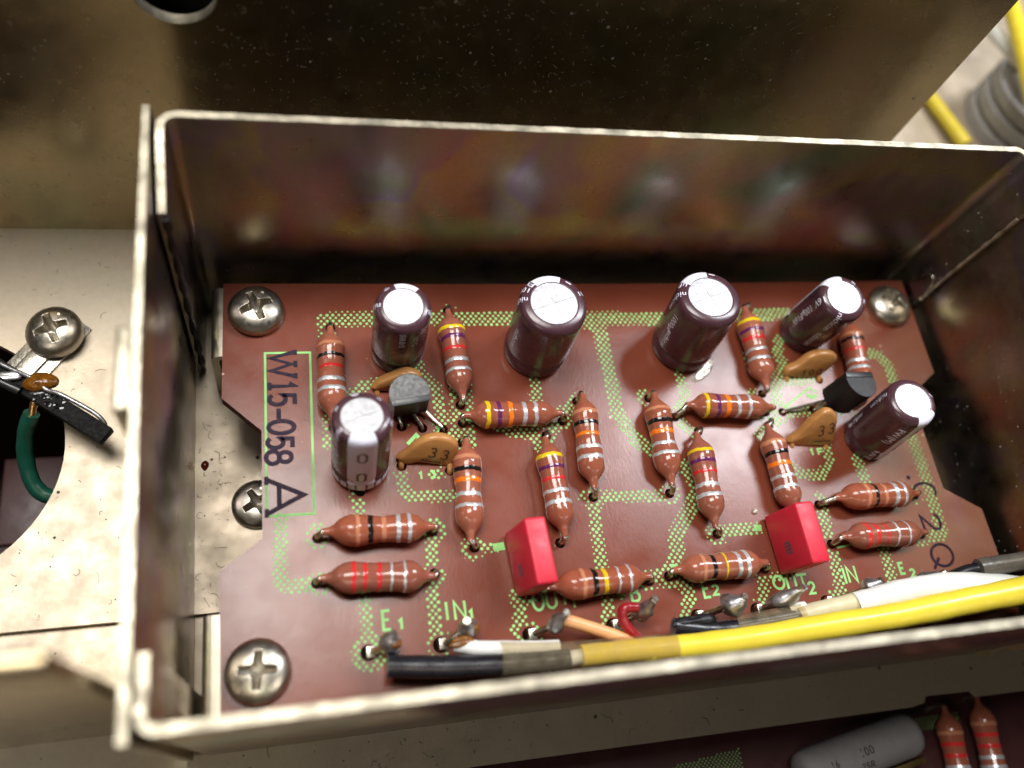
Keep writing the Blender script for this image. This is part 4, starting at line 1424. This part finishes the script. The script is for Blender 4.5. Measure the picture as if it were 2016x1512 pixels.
# ------------------------------------------------------------------ things left of the box
T = frame((-20.7, -.7, -11.75), (-.58, -.81, 0), (.81, -.58, 0))
m = MB().box((-3.2, -2.45, -.25), (8.2, 2.45, .1), T, .08)
m.box((-2.9, -1.2, .1), (8.2, 1.2, .45), T, .18)
tag(m.build('solder_lug', 'lead', None, (-20.7, -.7, -12)), 'flat ribbed metal lug under the screw beside the round hole', 'solder lug')
T = frame((-20.0, -11.2, -7.0), (.80, -.60, 0), (.60, .80, 0))
ts = empty('terminal_strip', (-20.0, -11.2, -7.0), None, 'black terminal strip with sooty solder reaching over the round hole', 'terminal strip')
under(MB().box((-9, -1.05, -.6), (8.4, 1.05, .6), T, .1).build('strip', 'soot'), ts, (-20.0, -11.2, -7.0))
mt = MB()
rnd = random.Random(3)
for i in range(40):
    mt.blob((rnd.uniform(-2.2, 2.4), rnd.uniform(-.9, .9), .58), rnd.uniform(.12, .3), i, (1, 1, .7), .3, T, 1)
under(mt.build('soot', 'black_paint'), ts, (-20.0, -11.2, -7.0))
mt = MB()
mt.tube(smooth_path([T @ Vector(p) for p in ((-9, .2, .9), (-5, .6, 1.0), (-2.5, .9, 1.2), (-.2, .7, 1.1), (1.2, 1.2, .6), (5.2, 1.5, .3), (6.8, 1.3, -.2), (7.2, .9, -.8))], 6), .26, 10)
mt.blob(T @ Vector((-4.6, -.2, .7)), 1.1, 5, (1.8, .6, .6), .4)
mt.blob(T @ Vector((-1.2, .1, .5)), .8, 8, (1.3, .5, .5), .4)
under(mt.build('solder_tag', 'solder'), ts, (-20.0, -11.2, -7.0))
mt = MB().blob(T @ Vector((-1.3, 1.3, .9)), 1.15, 9, (1.45, 1.0, .75), .25)
under(mt.build('flux', 'flux'), ts, (-20.0, -11.2, -7.0))
wire('wire', [(-34, -3.0, -5.5), (-29, -6.4, -5.6), (-25.5, -8.8, -5.9), (-22.6, -10.4, -6.3)], .55, 'black_pvc', 'thin black wire soldered to the terminal strip at the left picture edge', n=12)
wire('wire', [(-21.7, -12.5, -8.0), (-22.7, -13.9, -10.0), (-23.2, -16.1, -12.5), (-22.6, -18.9, -14.4), (-20.8, -20.3, -15.2), (-17.0, -19.9, -16.0)], .92, 'green_pvc', 'dark green wire looping down into the round chassis hole', n=16)
wire('wire_end', [(-21.0, -10.6, -7.4), (-21.4, -11.5, -7.5), (-21.7, -12.7, -8.2)], .42, 'copper', 'bare copper end of the green wire under the terminal strip')
# deep below: maroon board with a nut-like screw head glimpsed through the hole
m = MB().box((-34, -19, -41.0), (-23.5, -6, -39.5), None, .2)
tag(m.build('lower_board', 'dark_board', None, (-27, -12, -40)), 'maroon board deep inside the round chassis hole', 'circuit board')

# resin drop and fibres on the deck beside the board
m = MB().blob((-3.1, -18.6, -11.9), .52, 4, (.85, 1.15, .55), .15)
tag(m.build('resin_drop', 'resin', None, (-3.1, -18.6, -12)), 'dried dark red drop on the deck left of the board', 'resin drop')
fb = MB()
rnd = random.Random(21)
for i in range(170):
    if i < 40:
        x, y, z = rnd.uniform(-3.7, -.2), rnd.uniform(-36, -12), -11.965
    elif i < 115:
        x, y, z = rnd.uniform(-24, -6), rnd.uniform(-36, 12), -11.965
    else:
        x, y, z = rnd.uniform(-20, 60), rnd.uniform(-56, -52.2), -13.01
    if (x + 34.9) ** 2 + (y + 15.5) ** 2 < 262:
        continue
    a = rnd.uniform(0, 6.28)
    l = rnd.choice((.06, .08, .1, .14, .28))
    cv = rnd.uniform(-1.6, 1.6)
    vs = []
    w = rnd.uniform(.012, .032)
    for k in range(6):
        vs += [(x - math.sin(a) * w, y + math.cos(a) * w, z), (x + math.sin(a) * w, y - math.cos(a) * w, z)]
        x += math.cos(a) * l
        y += math.sin(a) * l
        a += cv * rnd.uniform(.1, .8)
    fb.add(vs, [(2 * k, 2 * k + 1, 2 * k + 3, 2 * k + 2) for k in range(5)])
tag(fb.build('fibres', 'dark_fluff', smooth=False), 'scattered dark fibres and grit lying on the pale chassis deck', 'grit', None, 'stuff')

# ------------------------------------------------------------------ background at the upper right
e = empty('strain_relief', (143.5, 41.5, -12), None, 'blurred grey ribbed rubber boot beyond the panel edge', 'cable boot')
pr_ = [(10.4, 0)]
for k in range(3):
    z = k * 3.6
    pr_ += [(10.4, z + .3), (10.5, z + 1.1), (10.4, z + 2.5), (9.6, z + 2.9), (9.6, z + 3.4)]
pr_ += [(9.3, 11.6), (8.2, 12.4), (3.0, 12.7), (0.01, 12.7)]
bt = MB().lathe(pr_, 48).build('boot', 'grey_rubber', e)
wire('wire', [(136.6, 43.3, .6), (134.6, 46.5, .9), (133.7, 53.2, 0), (133, 62, -2), (131, 80, -8)], 1.25, 'white_pvc', 'blurred white wire entering the grey boot')
wire('wire', [(128.5, 35, -10.2), (127, 41, -10.4), (125.4, 47, -10.6), (121, 62, -10.8), (112, 90, -10.8)], 1.3, 'yellow_pvc', 'blurred yellow wire on the deck, seen past the panel edge')
wire('wire', [(140, 78, 2), (137, 64, 4), (135.1, 56.5, 4.2), (131.6, 41, 4.4), (129, 28, 3.4)], 1.45, 'yellow_pvc', 'blurred yellow wire in the top right picture corner')

# ------------------------------------------------------------------ second board in the shade at the lower right
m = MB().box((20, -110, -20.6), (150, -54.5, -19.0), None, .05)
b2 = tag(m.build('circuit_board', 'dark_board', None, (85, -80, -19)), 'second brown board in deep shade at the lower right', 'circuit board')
dd = MB()
for j in range(0, 60):
    for i in range(0, 190):
        x, y = 44 + i * .56 + (.28 if j % 2 else 0), -58.2 - j * .28
        zone = (45 < x < 62 and -61.8 < y < -59.4 + .1 * (x - 55)) or (86.5 < x < 96 and -60.0 < y < -58.4)
        if zone:
            dd.add([(px, py, -18.985) for px, py in circle(x, y, .1, 6)], [tuple(range(6))])
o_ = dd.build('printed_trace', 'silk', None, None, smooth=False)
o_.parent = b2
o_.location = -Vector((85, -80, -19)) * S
tag(o_, kind='stuff')
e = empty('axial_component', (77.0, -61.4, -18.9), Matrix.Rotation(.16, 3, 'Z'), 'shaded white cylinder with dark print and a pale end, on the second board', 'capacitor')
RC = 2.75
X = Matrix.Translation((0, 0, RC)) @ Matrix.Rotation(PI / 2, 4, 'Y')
MB().lathe([(.3, -9.2), (1.6, -9.1), (2.35, -8.7), (2.65, -8.1), (RC, -7.2), (RC, 0), (RC, 7.4), (2.7, 8.0), (2.45, 8.6), (1.8, 9.0), (.3, 9.15)], 36, T=X, cap0=True, cap1=True).build('body', 'shaded_white_ceramic', e)
tm = MB()
for txt, x, y, sz in (('100', -1.5, .4, 1.5), ('25R', -1.7, -1.2, 1.3), ('16', -6.0, .3, 1.3), ('2J', -6.2, -1.2, 1.2)):
    vs, fs = font_mesh(txt)
    tm.add([(x + v[0] * sz, (RC + .03) * math.sin((y - .6 + v[1] * sz) / RC), RC + (RC + .03) * math.cos((y - .6 + v[1] * sz) / RC)) for v in vs], fs)
tm.build('printed_lettering', 'dark_ink', e, smooth=False)
MB().box((3.4, -3.8, .2), (9.0, -3.0, 3.0), None, .1).build('clip', 'brass', e)
for s in (-1, 1):
    MB().tube(smooth_path([(s * 9.0, 0, RC), (s * 10.2, 0, RC - .2), (s * 10.5, 0, -.2)], 4), .35, 8).build('lead', 'lead', e)
for (x, y, a, lb) in ((92.0, -63.4, -96, 'shaded brown resistor on the second board, beside the white block'), (97.6, -62.9, -96, 'shaded brown resistor on the second board, at the picture edge')):
    e = empty('resistor', (x, y, -18.9), Matrix.Rotation(math.radians(a), 3, 'Z'), lb, 'resistor', 'resistors on the second board')
    X = Matrix.Translation((0, 0, 1.75)) @ Matrix.Rotation(PI / 2, 4, 'Y')
    MB().lathe([(r, z) for z, r in RP], 28, T=X, cap0=True, cap1=True).build('body', 'coat', e)
    for z, c in ((-2.6, 'tan_paint'), (-1.2, 'red_paint'), (.2, 'red_paint'), (1.6, 'silver_paint'), (2.8, 'silver_paint')):
        key = {'tan_paint': 'tan'}.get(c, c)
        MB().lathe([(rrad(z - .25) + .02, z - .25), (rrad(z) + .03, z), (rrad(z + .25) + .02, z + .25)], 28, T=X).build('color_band', key, e)
    for s in (-1, 1):
        MB().tube(smooth_path([(s * 5.3, 0, 1.75), (s * 6.1, 0, 1.6), (s * 6.3, 0, -.3)], 4), .33, 8).build('lead', 'lead', e)
